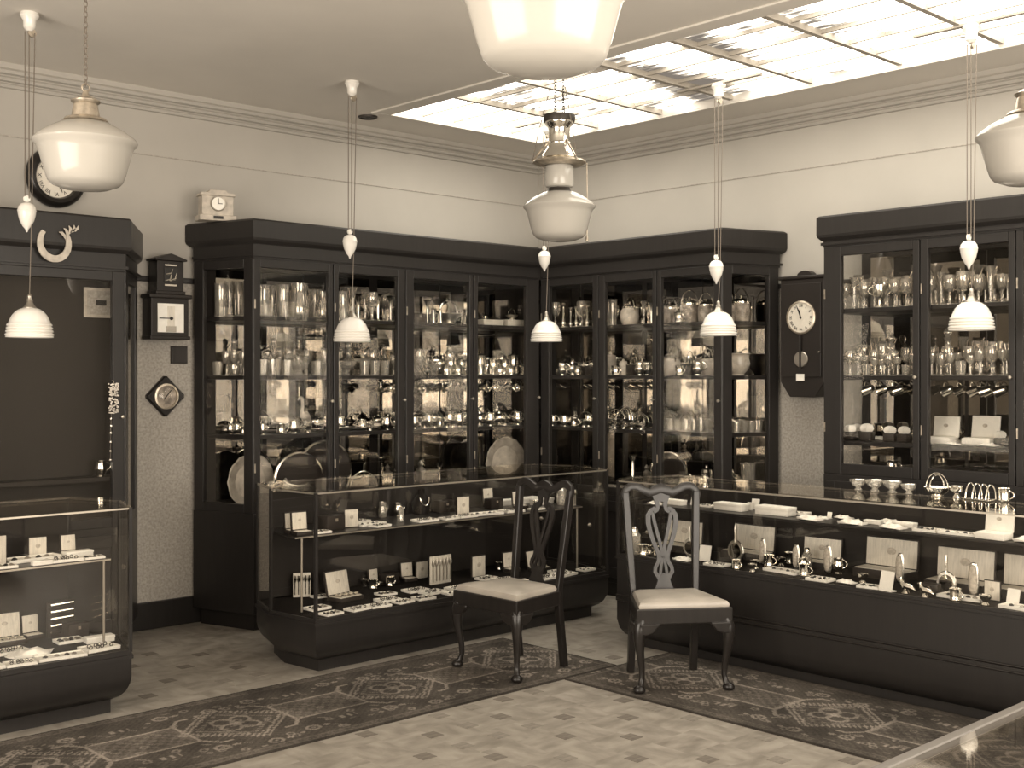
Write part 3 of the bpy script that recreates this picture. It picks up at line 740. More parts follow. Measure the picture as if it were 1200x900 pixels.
# ------------------------------------------------------------------ clocks and things on the walls
def dial_on(parent, r, cx, cy, cz, hands, numerals=True, numsize=.2):
    """round white dial facing -y with bezel, numerals and two hands (clock angles in degrees)"""
    part('dial', MB().lathe([(0, 0), (r, 0), (r, .006), (0, .006)], 36, axis='y').shift(cx, cy, cz), 'dial', parent)
    for k in range(12):
        a = math.radians(90 - 30 * (k + 1)); txt = ['I', 'II', 'III', 'IV', 'V', 'VI', 'VII', 'VIII', 'IX', 'X', 'XI', 'XII'][k]
        m = text_mb(txt, r * numsize * 1.25).xform(Matrix.Rotation(a - PI / 2, 4, 'Z')).xform(Matrix.Rotation(PI / 2, 4, 'X'))
        part('numeral', m.shift(cx + r * .78 * math.cos(a), cy - .0072, cz + r * .78 * math.sin(a)), 'ink', parent, False)
    for i, (deg, ln, w) in enumerate(hands):
        a = math.radians(90 - deg)
        m = MB().add([(-.15 * ln, 0, -w * .6), (-.15 * ln, 0, w * .6), (ln * .75, 0, w), (ln, 0, 0), (ln * .75, 0, -w)], [(0, 1, 2, 3, 4)])
        m2 = MB().loft([[(x, y, z) for x, _, z in m.v] for y in (0, .0015)]).xform(Matrix.Rotation(-a, 4, 'Y'))
        part('hand', m2.shift(cx, cy - .011 - .002 * i, cz), 'ink', parent, False)
    part('hand_boss', MB().lathe([(0, .006), (r * .06, .006), (r * .06, .016), (0, .017)], 10, axis='y').shift(cx, cy, cz), 'ink', parent)
# round wall clock above the big dark cabinet
u = U_at(68, WL - .05)
t = thing('wall_clock', 'round dark-rimmed wall clock high on the left wall behind a globe lamp', 'clock', (u, WL - .0015, 2.727))
part('rim', MB().lathe([(.118, .0), (.172, .0), (.178, .02), (.170, .045), (.150, .058), (.128, .050), (.118, .030), (.118, 0)], 40, axis='y'), 'chairwood', t)
part('backboard', MB().lathe([(0, 0), (.13, 0), (.13, .02), (0, .02)], 32, axis='y'), 'ebony', t)
dial_on(t, .125, 0, -.022, 0, [(235, .06, .006), (160, .095, .004)])
# regulator clock on the right wall
v0 = V_at(945, 6.66)
t = thing('regulator_clock', 'long dark regulator wall clock with white dial and round pendulum bob', 'clock', (WR - .026, v0, 1.43), -PI / 2)
w = .165; H_ = .765
oc = [(-w, .10), (-w + .07, .0), (w - .07, .0), (w, .10), (w, H_), (-w, H_)]
part('case', MB().loft([[(x, y, z) for x, z in oc] for y in (0, -.115)]), 'ebony', t, False, .006)
part('cornice', MB().box(-w - .012, w + .012, -.125, 0, H_, H_ + .022), 'ebony', t, False, .006)
part('crest', MB().loft([[(.055 * math.cos(a * PI / 10), y, H_ + .022 + .034 * math.sin(a * PI / 10)) for a in range(11)] for y in (-.09, -.03)]), 'ebony', t)
dr = part('door_frame', MB().loft([[(x, y, z) for x, z in [(-w + .02, .13), (-w + .02, H_ - .03), (w - .02, H_ - .03), (w - .02, .13)]] for y in (-.115, -.124)]), 'ebony', t, False, .003)
part('bezel', MB().lathe([(.096, .0), (.110, 0), (.108, .010), (.098, .014), (.096, 0)], 36, axis='y').shift(0, -.122, .515), 'brass', t)
dial_on(t, .097, 0, -.122, .515, [(345, .055, .005), (340, .08, .0035)])
part('pendulum_bob', MB().lathe([(0, 0), (.050, 0), (.052, .004), (.046, .010), (0, .012)], 28, axis='y').shift(.0, -.124, .245), 'dull_silver', t)
part('pendulum_rod', MB().box(-.006, .006, -.140, -.132, .185, .40), 'ink', t, False)
part('plate', MB().box(-.035, .025, -.129, -.124, .105, .150), 'card', t, False)
part('glint_knob', MB().lathe([(0, 0), (.006, 0), (.004, .012), (0, .014)], 10, axis='y').shift(w - .03, -.124, .29), 'nickel', t)
# bracket clock with pediment on the left wall
u = U_at(198, WL - .12)
t = thing('bracket_clock', 'dark wooden bracket clock with gabled top and square white dial on left wall', 'clock', (u, WL - .027, 1.79))
part('case', MB().box(-.125, .125, -.11, 0, 0.02, .26), 'ebony', t, False, .006)
part('base_moulding', MB().box(-.133, .133, -.118, 0, 0, .024), 'ebony', t, False, .005)
part('cap_moulding', MB().box(-.142, .142, -.126, 0, .255, .280), 'ebony', t, False, .006)
part('dial', MB().box(-.085, .088, -.116, -.11, .045, .222), 'card', t, False)
part('hand', MB().box(-.075, .012, -.120, -.116, .128, .134), 'ink', t, False)
part('hand_boss', MB().lathe([(0, 0), (.012, 0), (.010, .006), (0, .007)], 12, axis='y').shift(.004, -.117, .131), 'ink', t)
part('movement', MB().box(-.03, .035, -.120, -.116, .047, .083), 'dull_silver', t, False)
part('column', MB().box(-.022, .026, -.1185, -.116, .083, .205), 'satin', t, False)
tw = part('tower', MB().box(-.088, .088, -.115, 0, .28, .485), 'ebony', t, False, .004)
part('pediment', MB().loft([[(x, y, z) for x, z in [(-.105, .485), (.105, .485), (.105, .496), (0, .530), (-.105, .496)]] for y in (-.13, 0)]), 'ebony', tw, False, .003)
part('tower_moulding', MB().box(-.098, .098, -.122, 0, .28, .300), 'ebony', tw, False, .004)
fr = MB().box(-.045, .045, -.120, -.115, .350, .440)
part('fret_panel', fr, 'ink', tw, False)
for (xa, za, xb, zb) in ((-.04, .36, .0, .40), (-.01, .36, .035, .41), (-.035, .40, .01, .435)):
    part('fret_scroll', MB().tube([(xa, -.123, za), ((xa + xb) / 2 + .012, -.125, (za + zb) / 2 - .012), (xb, -.123, zb)], [.004, .009, .003], 7), 'silver', tw)
for z in (.335, .458): part('silver_strip', MB().box(-.04, .04, -.119, -.115, z - .005, z + .005), 'silver', tw, False)
# switch plate and barometer
u = U_at(209.5, WL - .01)
t = thing('switch_plate', 'small dark square plate on the left wall below the bracket clock', 'plate', (u, WL - .0075, 1.70))
part('plate', MB().box(-.052, .052, -.018, 0, -.052, .052), 'ebony', t, False, .003); part('border', frame_mb(.112, .006, .006, -.056, .056, .006, .006, .010).shift(-.056, -.010, 0), 'iron', t, False)
u = U_at(194.5, WL - .03)
t = thing('barometer', 'diamond-shaped wooden barometer with round glass face on the left wall', 'barometer', (u, WL - .0075, 1.44))
dm = [(0, -.135), (.135, 0), (0, .135), (-.135, 0)]
dmr = []
for i in range(4):
    a = Vector(dm[i - 1]); b_ = Vector(dm[i]); c_ = Vector(dm[(i + 1) % 4])
    for k in (.84, .93): dmr.append(tuple(a.lerp(b_, k)))
    for k in (.07, .16): dmr.append(tuple(b_.lerp(c_, k)))
part('backboard', MB().loft([[(x * s, y, z * s) for x, z in dmr] for y, s in ((0, 1), (-.018, 1), (-.026, .93))]), 'chairwood', t, False)
part('rim', MB().lathe([(.066, .02), (.082, .02), (.080, .036), (.068, .038), (.066, .02)], 30, axis='y'), 'brass', t)
part('face', MB().lathe([(0, .022), (.067, .022), (.067, .028), (0, .028)], 30, axis='y'), 'china_dark', t)
part('glass_dome', MB().lathe([(.067, .030), (.055, .038), (.03, .044), (0, .046)], 24, axis='y'), 'glass', t)
part('needle', MB().box(-.003, .003, -.031, -.029, -.02, .05).xform(Matrix.Rotation(.7, 4, 'Y')), 'ink', t, False)
# pale mantel clock on top of the corner cabinet
t = thing('mantel_clock', 'small pale stone mantel clock standing on top of the left corner cabinet', 'clock', (U_at(253, 6.66), 6.66, TOP + .001), -.25)
part('base', MB().box(-.115, .115, -.06, .06, 0, .035), 'stone', t, False, .004)
part('case', MB().box(-.098, .098, -.05, .05, .035, .155), 'stone', t, False, .004)
part('top', MB().loft([[(-.112, y, .155), (.112, y, .155), (.104, y, .172), (.06, y, .176), (.05, y, .190), (-.05, y, .190), (-.06, y, .176), (-.104, y, .172)] for y in (-.058, .058)]), 'stone', t, False, .003)
part('face', MB().lathe([(0, 0), (.042, 0), (.042, .008), (0, .008)], 24, axis='y').shift(0, -.05, .105), 'card', t)
part('bezel', MB().lathe([(.040, 0), (.048, 0), (.046, .012), (.040, .010), (.040, 0)], 24, axis='y').shift(0, -.05, .105), 'dull_silver', t)
part('hand', MB().box(-.002, .002, -.062, -.0595, .105, .137), 'ink', t, False); part('hand', MB().box(0, .025, -.062, -.0595, .103, .107), 'ink', t, False)
part('plaque', MB().box(-.03, .03, -.064, -.06, .010, .028), 'ink', t, False)
# horseshoe on the frieze of the big cabinet
u = U_at(64, FV - .04)
t = thing('horseshoe', 'pale horseshoe with a leafy sprig fixed to the big dark cabinet frieze', 'horseshoe', (u, FV - .031, 2.285))
arc = [(.078 * math.cos(a), .088 * math.sin(a)) for a in [math.radians(-222 + k * 14.2) + .0 for k in range(19)]]
part('shoe', MB().ribbon(arc, [.024 + .014 * math.sin(PI * k / 18) for k in range(19)], .014).shift(0, -.007, 0), 'stone', t, False, .002)
for k in range(5):
    part('leaf', MB().ribbon([(0, 0), (.012, .018), (.014, .036), (.006, .05)], [.002, .016, .014, .002], .003).xform(Matrix.Rotation(-.9 + k * .42, 4, 'Y')).shift(.055 + .008 * k, -.018, .022 + .012 * k), 'stone', t)

t = thing('bead_tassel', 'glittering bead tassel with a long strand hung on the big dark cabinet', 'tassel', (U_at(133, FV - .02), FV - .020, 1.53))
part('hook', MB().tube([(0, .019, .012), (0, 0, .010), (0, -.004, 0)], .003, 6), 'brass', t)
bd = MB(); r2 = random.Random(4)
for k in range(150):
    bd.lathe([(0, -.0055), (.0045, -.003), (.0045, .003), (0, .0055)], 5, (r2.uniform(-.026, .026), r2.uniform(-.012, .004), -.005 - r2.random() * .165))
o = part('beads', bd, 'cream_china', t); o['kind'] = 'stuff'
part('string', MB().tube([(-.012, 0, -.17), (-.016, 0, -.26), (-.018, 0, -.43)], .0016, 5), 'cord', t)
for z in (-.20, -.24, -.28, -.33, -.38, -.43): part('bead', MB().lathe([(0, -.008), (.006, -.004), (.006, .004), (0, .008)], 8, (-.014 - (-.17 - z) * .02, 0, z)), 'silver', t)

# ------------------------------------------------------------------ stock: one prototype of each kind, copied as things with their parts
PROTO = {}
def proto(kind, desc, cat, parts, name=None):
    """parts: (part name, MB, material, parent index or None); a kind of one part is a single mesh"""
    nm = name or kind
    ms = [(pn, mb.mesh(kind + '_' + pn, m_, True, bv), pi) for pn, mb, m_, pi, bv in [(p + (None,) * (4 - len(p)))[:4] + ((p[4] if len(p) > 4 else 0.0),) for p in parts]]
    PROTO[kind] = (nm, desc, cat, ms)
def make(kind, loc, rot=0.0, scale=1.0, label=None, group=None, tilt=None):
    nm, desc, cat, ms = PROTO[kind]
    r = (tilt[0] if tilt else 0, tilt[1] if tilt else 0, rot)
    if len(ms) == 1: o = link(nm, ms[0][1], None, loc, r)
    else:
        o = link(nm, None, None, loc, r); o.empty_display_size = .03; objs = []
        for pn, me, pi in ms: objs.append(link(pn, me, o if pi is None else objs[pi]))
    o.scale = (scale,) * 3
    tag(o, label or desc, cat, group)
    return o
def wall_(prof, th=.0025):
    """closed thin-walled profile from an outer one (bottom centre first)"""
    inn = [(max(0, r - th), z + (th if i == 0 or prof[i - 1][0] < 1e-6 else 0)) for i, (r, z) in enumerate(prof)]
    return prof + inn[::-1]
def handle_c(x0, z0, z1, out, r=.004, n=7, y=0.0):
    pts = [(x0 + out * math.sin(PI * k / n) ** .8, y, z1 + (z0 - z1) * k / n) for k in range(n + 1)]
    return MB().tube(pts, r, 6)
def hoop(R, z0, h, r=.004, n=12, ax='x'):
    pts = [(R * math.cos(PI * k / n), 0, z0 + h * math.sin(PI * k / n)) for k in range(n + 1)]
    if ax == 'y': pts = [(y, x, z) for x, y, z in pts]
    return MB().tube(pts, r, 6)
# glass
proto('goblet', 'stemmed crystal goblet', 'glass', [('goblet', MB().lathe([(0, 0), (.034, 0), (.034, .004), (.008, .012), (.006, .03), (.010, .05), (.006, .06), (.006, .075), (.026, .092), (.036, .12), (.037, .155), (.034, .175), (.0315, .175), (.034, .15), (.033, .12), (.022, .095), (0, .088)], 14), 'crystal')])
proto('wine_glass', 'slender cut wine glass', 'glass', [('wine_glass', MB().lathe([(0, 0), (.028, 0), (.027, .004), (.005, .012), (.0045, .075), (.020, .09), (.029, .115), (.030, .14), (.0275, .14), (.026, .115), (.016, .092), (0, .086)], 14), 'cutglass')])
proto('flute', 'tall glass flute vase', 'vase', [('flute', MB().lathe([(0, 0), (.036, 0), (.034, .006), (.008, .018), (.007, .04), (.012, .07), (.018, .14), (.022, .19), (.036, .225), (.034, .226), (.019, .19), (.014, .14), (0, .06)], 14), 'crystal')], name='flute_vase')
proto('tumbler', 'straight cut-glass tumbler', 'glass', [('tumbler', MB().lathe([(0, 0), (.026, 0), (.033, .085), (.0305, .085), (.024, .010), (0, .010)], 12, lobes=6, depth=.03), 'cutglass')])
proto('decanter', 'cut-glass decanter with stopper', 'decanter', [('body', MB().lathe([(0, 0), (.044, 0), (.050, .01), (.052, .08), (.042, .115), (.018, .145), (.015, .185), (.024, .2), (.021, .2), (.012, .185), (.013, .145), (.038, .11), (.046, .07), (.044, .014), (0, .012)], 16, lobes=8, depth=.03), 'cutglass'), ('stopper', MB().lathe([(0, .19), (.011, .192), (.010, .203), (.020, .218), (.022, .232), (.012, .25), (0, .256)], 8), 'cutglass')])
proto('glass_bowl', 'heavy cut-glass bowl', 'bowl', [('glass_bowl', MB().lathe([(0, 0), (.034, 0), (.036, .012), (.022, .02), (.024, .028), (.058, .05), (.074, .085), (.078, .10), (.070, .094), (.052, .056), (.018, .036), (0, .034)], 20, lobes=10, depth=.05), 'cutglass')])
proto('glass_jug', 'clear glass jug', 'jug', [('body', MB().lathe([(0, 0), (.046, 0), (.052, .02), (.054, .07), (.044, .12), (.040, .15), (.046, .19), (.0435, .19), (.037, .15), (.041, .12), (.050, .07), (.047, .022), (0, .012)], 16), 'crystal'), ('handle', handle_c(.042, .06, .17, .045, .006), 'crystal')])
proto('glass_vase', 'tall cylindrical glass vase', 'vase', [('glass_vase', MB().lathe([(0, 0), (.044, 0), (.046, .008), (.040, .02), (.042, .20), (.047, .215), (.044, .215), (.038, .20), (.036, .024), (0, .02)], 16, lobes=8, depth=.025), 'cutglass')])
proto('trumpet_vase', 'slim silver trumpet vase', 'vase', [('foot', MB().lathe([(0, 0), (.040, 0), (.036, .010), (.010, .022), (0, .022)], 14), 'silver'), ('trumpet', MB().lathe([(0, .02), (.008, .022), (.010, .09), (.014, .16), (.026, .205), (.044, .222), (.042, .224), (.022, .206), (.008, .165), (0, .15)], 14), 'silver')])
# silver
proto('teapot', 'silver teapot', 'teapot', [('body', MB().lathe([(0, 0), (.040, 0), (.038, .008), (.030, .014), (.056, .030), (.066, .055), (.060, .082), (.038, .098), (.034, .104), (0, .104)], 18), 'silver'),
    ('lid', MB().lathe([(.036, .102), (.030, .114), (.010, .122), (.006, .128), (.009, .136), (0, .142)], 14), 'silver'), ('spout', MB().tube([(-.055, 0, .045), (-.085, 0, .06), (-.098, 0, .088), (-.116, 0, .108)], [.016, .012, .009, .007], 8), 'silver'), ('handle', handle_c(.055, .035, .095, .045, .005), 'ebony')])
proto('coffee_pot', 'tall silver coffee pot', 'coffee pot', [('body', MB().lathe([(0, 0), (.040, 0), (.036, .010), (.046, .03), (.048, .08), (.036, .13), (.030, .16), (.034, .168), (0, .168)], 18), 'silver'), ('lid', MB().lathe([(.033, .167), (.028, .182), (.008, .194), (.006, .2), (.008, .208), (0, .214)], 14), 'silver'), ('spout', MB().tube([(-.044, 0, .06), (-.07, 0, .085), (-.078, 0, .125), (-.096, 0, .155)], [.013, .010, .008, .006], 8), 'silver'), ('handle', handle_c(.038, .05, .15, .05, .005), 'ebony')])
proto('silver_jug', 'small silver cream jug', 'jug', [('body', MB().lathe([(0, 0), (.024, 0), (.020, .008), (.032, .03), (.034, .05), (.026, .07), (.030, .088), (.028, .088), (.022, .07), (0, .02)], 14), 'silver'), ('handle', handle_c(.028, .03, .082, .028, .0035), 'silver')])
proto('tankard', 'straight-sided silver tankard', 'tankard', [('body', MB().lathe([(0, 0), (.042, 0), (.043, .008), (.038, .014), (.036, .11), (.039, .118), (.036, .118), (.033, .11), (.034, .016), (0, .014)], 18), 'silver'), ('handle', handle_c(.036, .02, .10, .035, .005), 'silver')])
proto('trophy', 'two-handled silver cup', 'cup', [('body', MB().lathe([(0, 0), (.036, 0), (.034, .012), (.010, .024), (.010, .05), (.034, .07), (.046, .11), (.048, .15), (.045, .15), (.040, .11), (0, .075)], 16), 'silver'), ('handle', handle_c(.042, .085, .14, .03, .0035), 'silver'), ('handle', handle_c(-.042, .085, .14, -.03, .0035), 'silver')], name='trophy_cup')
proto('basket', 'hoop-handled silver basket', 'basket', [('bowl', MB().lathe([(0, 0), (.040, 0), (.036, .010), (.030, .016), (.066, .040), (.080, .062), (.077, .062), (.060, .042), (.028, .020), (0, .018)], 20, lobes=10, depth=.04), 'silver_chased'), ('hoop_handle', hoop(.074, .058, .085, .004), 'silver')], name='handled_basket')
proto('wire_basket', 'wire basket with crossed hoops', 'basket', [('bowl', MB().lathe([(0, 0), (.034, 0), (.030, .008), (.055, .025), (.066, .045), (.064, .046), (.05, .027), (0, .010)], 18), 'silver'), ('hoop_handle', hoop(.063, .042, .075, .0028), 'silver'), ('hoop_handle', hoop(.063, .042, .062, .0028, ax='y'), 'silver'), ('hoop_handle', hoop(.04, .042, .068, .0025), 'silver')], name='handled_basket')
proto('barrel', 'figured china biscuit barrel', 'biscuit barrel', [('body', MB().lathe([(0, 0), (.050, 0), (.056, .01), (.062, .06), (.060, .115), (.054, .125), (0, .125)], 20), 'china_dark'), ('rim', MB().lathe([(.054, .122), (.060, .124), (.060, .136), (.054, .138), (.054, .122)], 20), 'silver'), ('lid', MB().lathe([(.057, .136), (.045, .152), (.012, .160), (.006, .168), (.009, .178), (0, .182)], 18), 'silver'), ('bail_handle', hoop(.064, .11, .115, .004), 'silver')], name='biscuit_barrel')
proto('pale_barrel', 'pale china biscuit barrel', 'biscuit barrel', [('body', MB().lathe([(0, 0), (.046, 0), (.060, .025), (.068, .06), (.060, .1), (.048, .118), (0, .118)], 20), 'cream_china'), ('lid', MB().lathe([(.050, .116), (.052, .126), (.036, .142), (.010, .148), (.008, .16), (0, .165)], 18), 'silver'), ('bail_handle', hoop(.062, .095, .10, .004), 'silver')], name='biscuit_barrel')
proto('china_bowl', 'big flared pale china bowl', 'bowl', [('china_bowl', MB().lathe([(0, 0), (.050, 0), (.048, .010), (.078, .045), (.088, .085), (.078, .125), (.084, .146), (.096, .152), (.092, .156), (.078, .148), (.072, .125), (.080, .085), (0, .03)], 24), 'cream_china')])
proto('china_jar', 'plain pale china jar', 'jar', [('body', MB().lathe([(0, 0), (.040, 0), (.044, .01), (.044, .11), (.034, .125), (0, .125)], 18), 'cream_china'), ('lid', MB().lathe([(.038, .124), (.038, .134), (.012, .142), (.010, .156), (0, .160)], 16), 'cream_china')])
proto('box_caddy', 'dark square handled caddy', 'caddy', [('body', MB().box(-.05, .05, -.04, .04, 0, .085), 'leather_box', None, .006), ('rim', MB().box(-.052, .052, -.042, .042, .080, .090), 'silver', None, .002), ('bail_handle', hoop(.048, .085, .08, .0035), 'silver')], name='handled_caddy')
proto('candlestick', 'tall candlestick', 'candlestick', [('base', MB().lathe([(0, 0), (.05, 0), (.048, .012), (.02, .022), (0, .022)], 16), 'silver'), ('stem', MB().lathe([(0, .02), (.014, .022), (.020, .05), (.010, .08), (.009, .17), (.018, .18), (.022, .2), (.014, .205), (0, .205)], 14), 'silver')])
proto('entree_dish', 'lidded oval silver dish', 'dish', [('dish', MB().lathe([(0, 0), (.07, 0), (.085, .02), (.105, .03), (.104, .034), (.08, .026), (0, .02)], 24).xform(Matrix.Diagonal((1.25, .8, 1, 1))), 'silver'), ('lid', MB().lathe([(.094, .032), (.088, .05), (.06, .066), (.02, .072), (0, .072)], 24).xform(Matrix.Diagonal((1.25, .8, 1, 1))), 'silver_chased'), ('handle', hoop(.03, .068, .025, .004), 'silver')])
proto('platter', 'flat silver platter', 'platter', [('well', MB().lathe([(0, 0), (.09, 0), (.10, .008), (.14, .016), (.15, .020), (.148, .024), (.10, .014), (0, .008)], 30), 'silver_chased'), ('rim', MB().lathe([(.143, .017), (.152, .018), (.153, .024), (.147, .026), (.143, .017)], 30), 'silver')])
proto('salver', 'bright-rimmed dark round tray', 'tray', [('tray', MB().lathe([(0, 0), (.19, 0), (.19, .010), (0, .010)], 36, axis='y').shift(0, 0, .199), 'leather_box'), ('rim', MB().lathe([(.186, -.004), (.198, -.002), (.198, .014), (.186, .016), (.186, -.004)], 36, axis='y').shift(0, 0, .199), 'silver')], name='round_tray')
proto('charger', 'pale embossed standing charger plate', 'plate', [('well', MB().lathe([(0, .0), (.11, .0), (.12, .010), (.115, .016), (0, .012)], 30, axis='y').shift(0, 0, .180), 'cream_china'), ('rim', MB().lathe([(.112, .008), (.17, .022), (.175, .028), (.168, .034), (.112, .018), (.112, .008)], 30, axis='y', lobes=12, depth=.02).shift(0, 0, .180), 'stone')], name='charger_plate')
proto('cup', 'small hanging silver cup', 'cup', [('body', MB().lathe([(0, 0), (.020, 0), (.026, .02), (.030, .055), (.032, .06), (.029, .06), (.024, .022), (0, .006)], 14), 'silver'), ('handle', handle_c(.027, .015, .05, .022, .003), 'silver')], name='hanging_cup')
proto('salt', 'little silver salt cellar', 'salt cellar', [('body', MB().lathe([(0, 0), (.018, 0), (.010, .012), (.026, .03), (.028, .045), (.026, .045), (.02, .03), (0, .02)], 12), 'silver'), ('liner', MB().lathe([(0, .026), (.022, .034), (.023, .043), (0, .04)], 12), 'cutglass')], name='salt_cellar')
proto('heron', 'pale long-necked bird figurine', 'figurine', [('body', MB().tube([(.06, 0, .075), (.035, 0, .085), (0, 0, .10), (-.025, 0, .105), (-.036, 0, .13), (-.030, 0, .17), (-.034, 0, .205), (-.052, 0, .215), (-.085, 0, .205)], [.006, .020, .030, .024, .013, .010, .012, .011, .003], 10), 'cream_china'), ('legs', MB().lathe([(0, 0), (.036, 0), (.034, .012), (.012, .02), (.010, .085), (0, .085)], 12), 'cream_china')], name='bird_figurine')
proto('figure', 'small dark bronze standing figure', 'figurine', [('plinth', MB().box(-.03, .03, -.03, .03, 0, .022), 'ebony', None, .003), ('figure', MB().tube([(0, 0, .02), (.004, 0, .06), (-.006, 0, .10), (.003, 0, .135), (0, 0, .15), (0, 0, .165), (0, 0, .182)], [.014, .020, .017, .024, .009, .014, .003], 10), 'dull_silver')], name='bronze_figure')
proto('heart_frame', 'heart-shaped silver frame', 'frame', [('frame', MB().tube([(.038 * math.sin(a) ** 3 * 1.05, 0, .045 + .036 * (.813 * math.cos(a) - .3125 * math.cos(2 * a) - .125 * math.cos(3 * a))) for a in [2 * PI * k / 24 for k in range(24)]], .006, 6, closed=True), 'silver'), ('backing', MB().lathe([(0, 0), (.028, 0), (.028, .003), (0, .003)], 16, axis='y').shift(0, .004, .048), 'ink'), ('strut', MB().box(-.004, .004, .003, .03, .002, .04), 'iron')], name='heart_frame')
proto('toast_rack', 'silver toast rack', 'toast rack', [('tray', MB().box(-.06, .06, -.03, .03, .006, .012), 'silver', None, .002)] + [('arch', hoop(.028, .01, .055, .0026, ax='y').shift(-.045 + .03 * k, 0, 0), 'silver') for k in range(4)])
proto('ring_pad', 'dark white-topped ring stand', 'stand', [('pad', MB().box(-.035, .035, -.03, .03, 0, .05), 'leather_box', None, .008), ('wool', MB().lathe([(0, .045), (.026, .05), (.034, .066), (.028, .085), (.012, .093), (0, .094)], 10, lobes=5, depth=.15), 'card')], name='ring_stand')
# boxes, trays, toilet sets
def open_box(kind, desc, w, d, h, lid, ang, fill='spoons', lining='satin', cover='leather_box'):
    b = [('base', MB().box(-w / 2, w / 2, -d / 2, d / 2, 0, h), cover, None, .003), ('lining', MB().box(-w / 2 + .008, w / 2 - .008, -d / 2 + .008, d / 2 - .008, h - .002, h + .003), lining, 0, .002)]
    R = Matrix.Translation((0, d / 2 - .004, h)) @ Matrix.Rotation(-math.radians(ang), 4, 'X')
    b.append(('lid', MB().box(-w / 2, w / 2, 0, .012, 0, lid).xform(R), cover, None, .003))
    b.append(('lid_lining', MB().box(-w / 2 + .007, w / 2 - .007, -.004, .001, .007, lid - .007).xform(R), lining, 2, .002))
    b.append(('maker_stamp', MB().lathe([(0, 0), (w * .09, 0), (w * .09, .002), (0, .002)], 14, axis='y').xform(Matrix.Diagonal((1, 1, .7, 1))).shift(0, -.0035, lid * .55).xform(R), 'bristle', 2))
    if fill == 'spoons':
        n = max(4, int(w / .03))
        for k in range(n):
            x = -w / 2 + w * (k + .5) / n
            b.append(('spoon', MB().tube([(x, -d * .36, h + .006), (x, -d * .2, h + .009), (x, d * .05, h + .006), (x, d * .36, h + .006)], [.003, .008, .003, .004], 6), 'silver', None))
    proto(kind, desc, 'jewel box', b, name='open_box')
open_box('spoon_box', 'open satin-lined spoon box', .17, .11, .022, .135, 12)
open_box('small_box', 'small open satin-lidded box', .10, .07, .022, .105, 6, fill=None)
open_box('white_box', 'white box with propped lid', .16, .10, .035, .12, 8, fill=None, lining='card', cover='card')
proto('lid_card', 'upright pale satin card', 'display card', [('board', MB().box(-.055, .055, -.006, .006, 0, .125), 'leather_box', None, .003), ('satin', MB().box(-.050, .050, -.010, -.006, .005, .120), 'satin', None, .002), ('stamp', MB().lathe([(0, 0), (.014, 0), (.014, .002), (0, .002)], 14, axis='y').shift(0, -.010, .07), 'bristle'), ('strut', MB().box(-.01, .01, .006, .05, 0, .006), 'leather_box')], name='display_card')
def rack(kind, desc, w, h, n, vertical, light='card', bar='silver'):
    b = [('board', MB().box(-w / 2, w / 2, 0, .012, 0, h), light if vertical else 'leather_box', None, .003), ('strut', MB().box(-.01, .01, .012, .06, 0, .006), 'leather_box')]
    for k in range(n):
        if vertical:
            x = -w / 2 + w * (k + .5) / n
            b.append(('spoon', MB().tube([(x, -.006, h * .12), (x, -.006, h * .62), (x, -.007, h * .74), (x, -.006, h * .9)], [.003, .003, .009, .004], 6), bar))
        else:
            z = h * (k + .6) / n
            b.append(('knife', MB().tube([(-w * .42, -.006, z), (-w * .1, -.006, z), (0, -.007, z), (w * .42, -.006, z)], [.007, .006, .005, .004], 6), bar))
    proto(kind, desc, 'cutlery', b, name='cutlery_board')
rack('spoon_board', 'upright pale spoon board', .15, .15, 6, True, 'satin', 'dull_silver')
rack('knife_board', 'upright dark board of five knives', .15, .17, 5, False)
rack('cutlery_card', 'small upright spoon card', .10, .14, 5, True, 'satin')
def tray(kind, desc, w, d, fill, n):
    rr = random.Random(len(kind) * 7 + n)
    b = [('card', MB().box(-w / 2, w / 2, -d / 2, d / 2, 0, .010), 'card', None, .002), ('rim', frame2(w, d), 'card', None)]
    items = []
    for k in range(n):
        x = -w * .38 + w * .76 * ((k % 4) + .5) / 4 + rr.uniform(-.008, .008); y = -d * .32 + d * .64 * ((k // 4) + .5) / max(1, (n + 3) // 4)
        if fill == 'rings': items.append(('trinket', MB().tube([(x + .008 * math.cos(a * PI / 4), y, .018 + .008 * math.sin(a * PI / 4)) for a in range(8)], .0025, 5, closed=True), 'iron'))
        else: items.append(('brooch', MB().lathe([(0, .010), (.011, .010), (.012, .013), (.005, .02), (0, .021)], 8, (x, y, 0), lobes=4, depth=.2), 'dull_silver' if k % 2 else 'ink'))
    proto(kind, desc, 'tray', b + items, name='jewellery_tray')
def frame2(w, d):
    b = MB(); b.box(-w / 2, w / 2, -d / 2, -d / 2 + .005, .010, .016); b.box(-w / 2, w / 2, d / 2 - .005, d / 2, .010, .016); b.box(-w / 2, -w / 2 + .005, -d / 2, d / 2, .010, .016); b.box(w / 2 - .005, w / 2, -d / 2, d / 2, .010, .016); return b
tray('ring_tray', 'flat white ring tray', .16, .11, 'rings', 8)
tray('brooch_tray', 'flat white brooch tray', .14, .10, 'brooch', 8)
tray('long_tray', 'long flat white card tray', .24, .10, 'brooch', 4)
proto('card_box', 'long low white cardboard box', 'box', [('body', MB().box(-.11, .11, -.045, .045, 0, .045), 'card', None, .003), ('lid', MB().box(-.113, .113, -.048, .048, .030, .050), 'card', None, .003)], name='white_box')
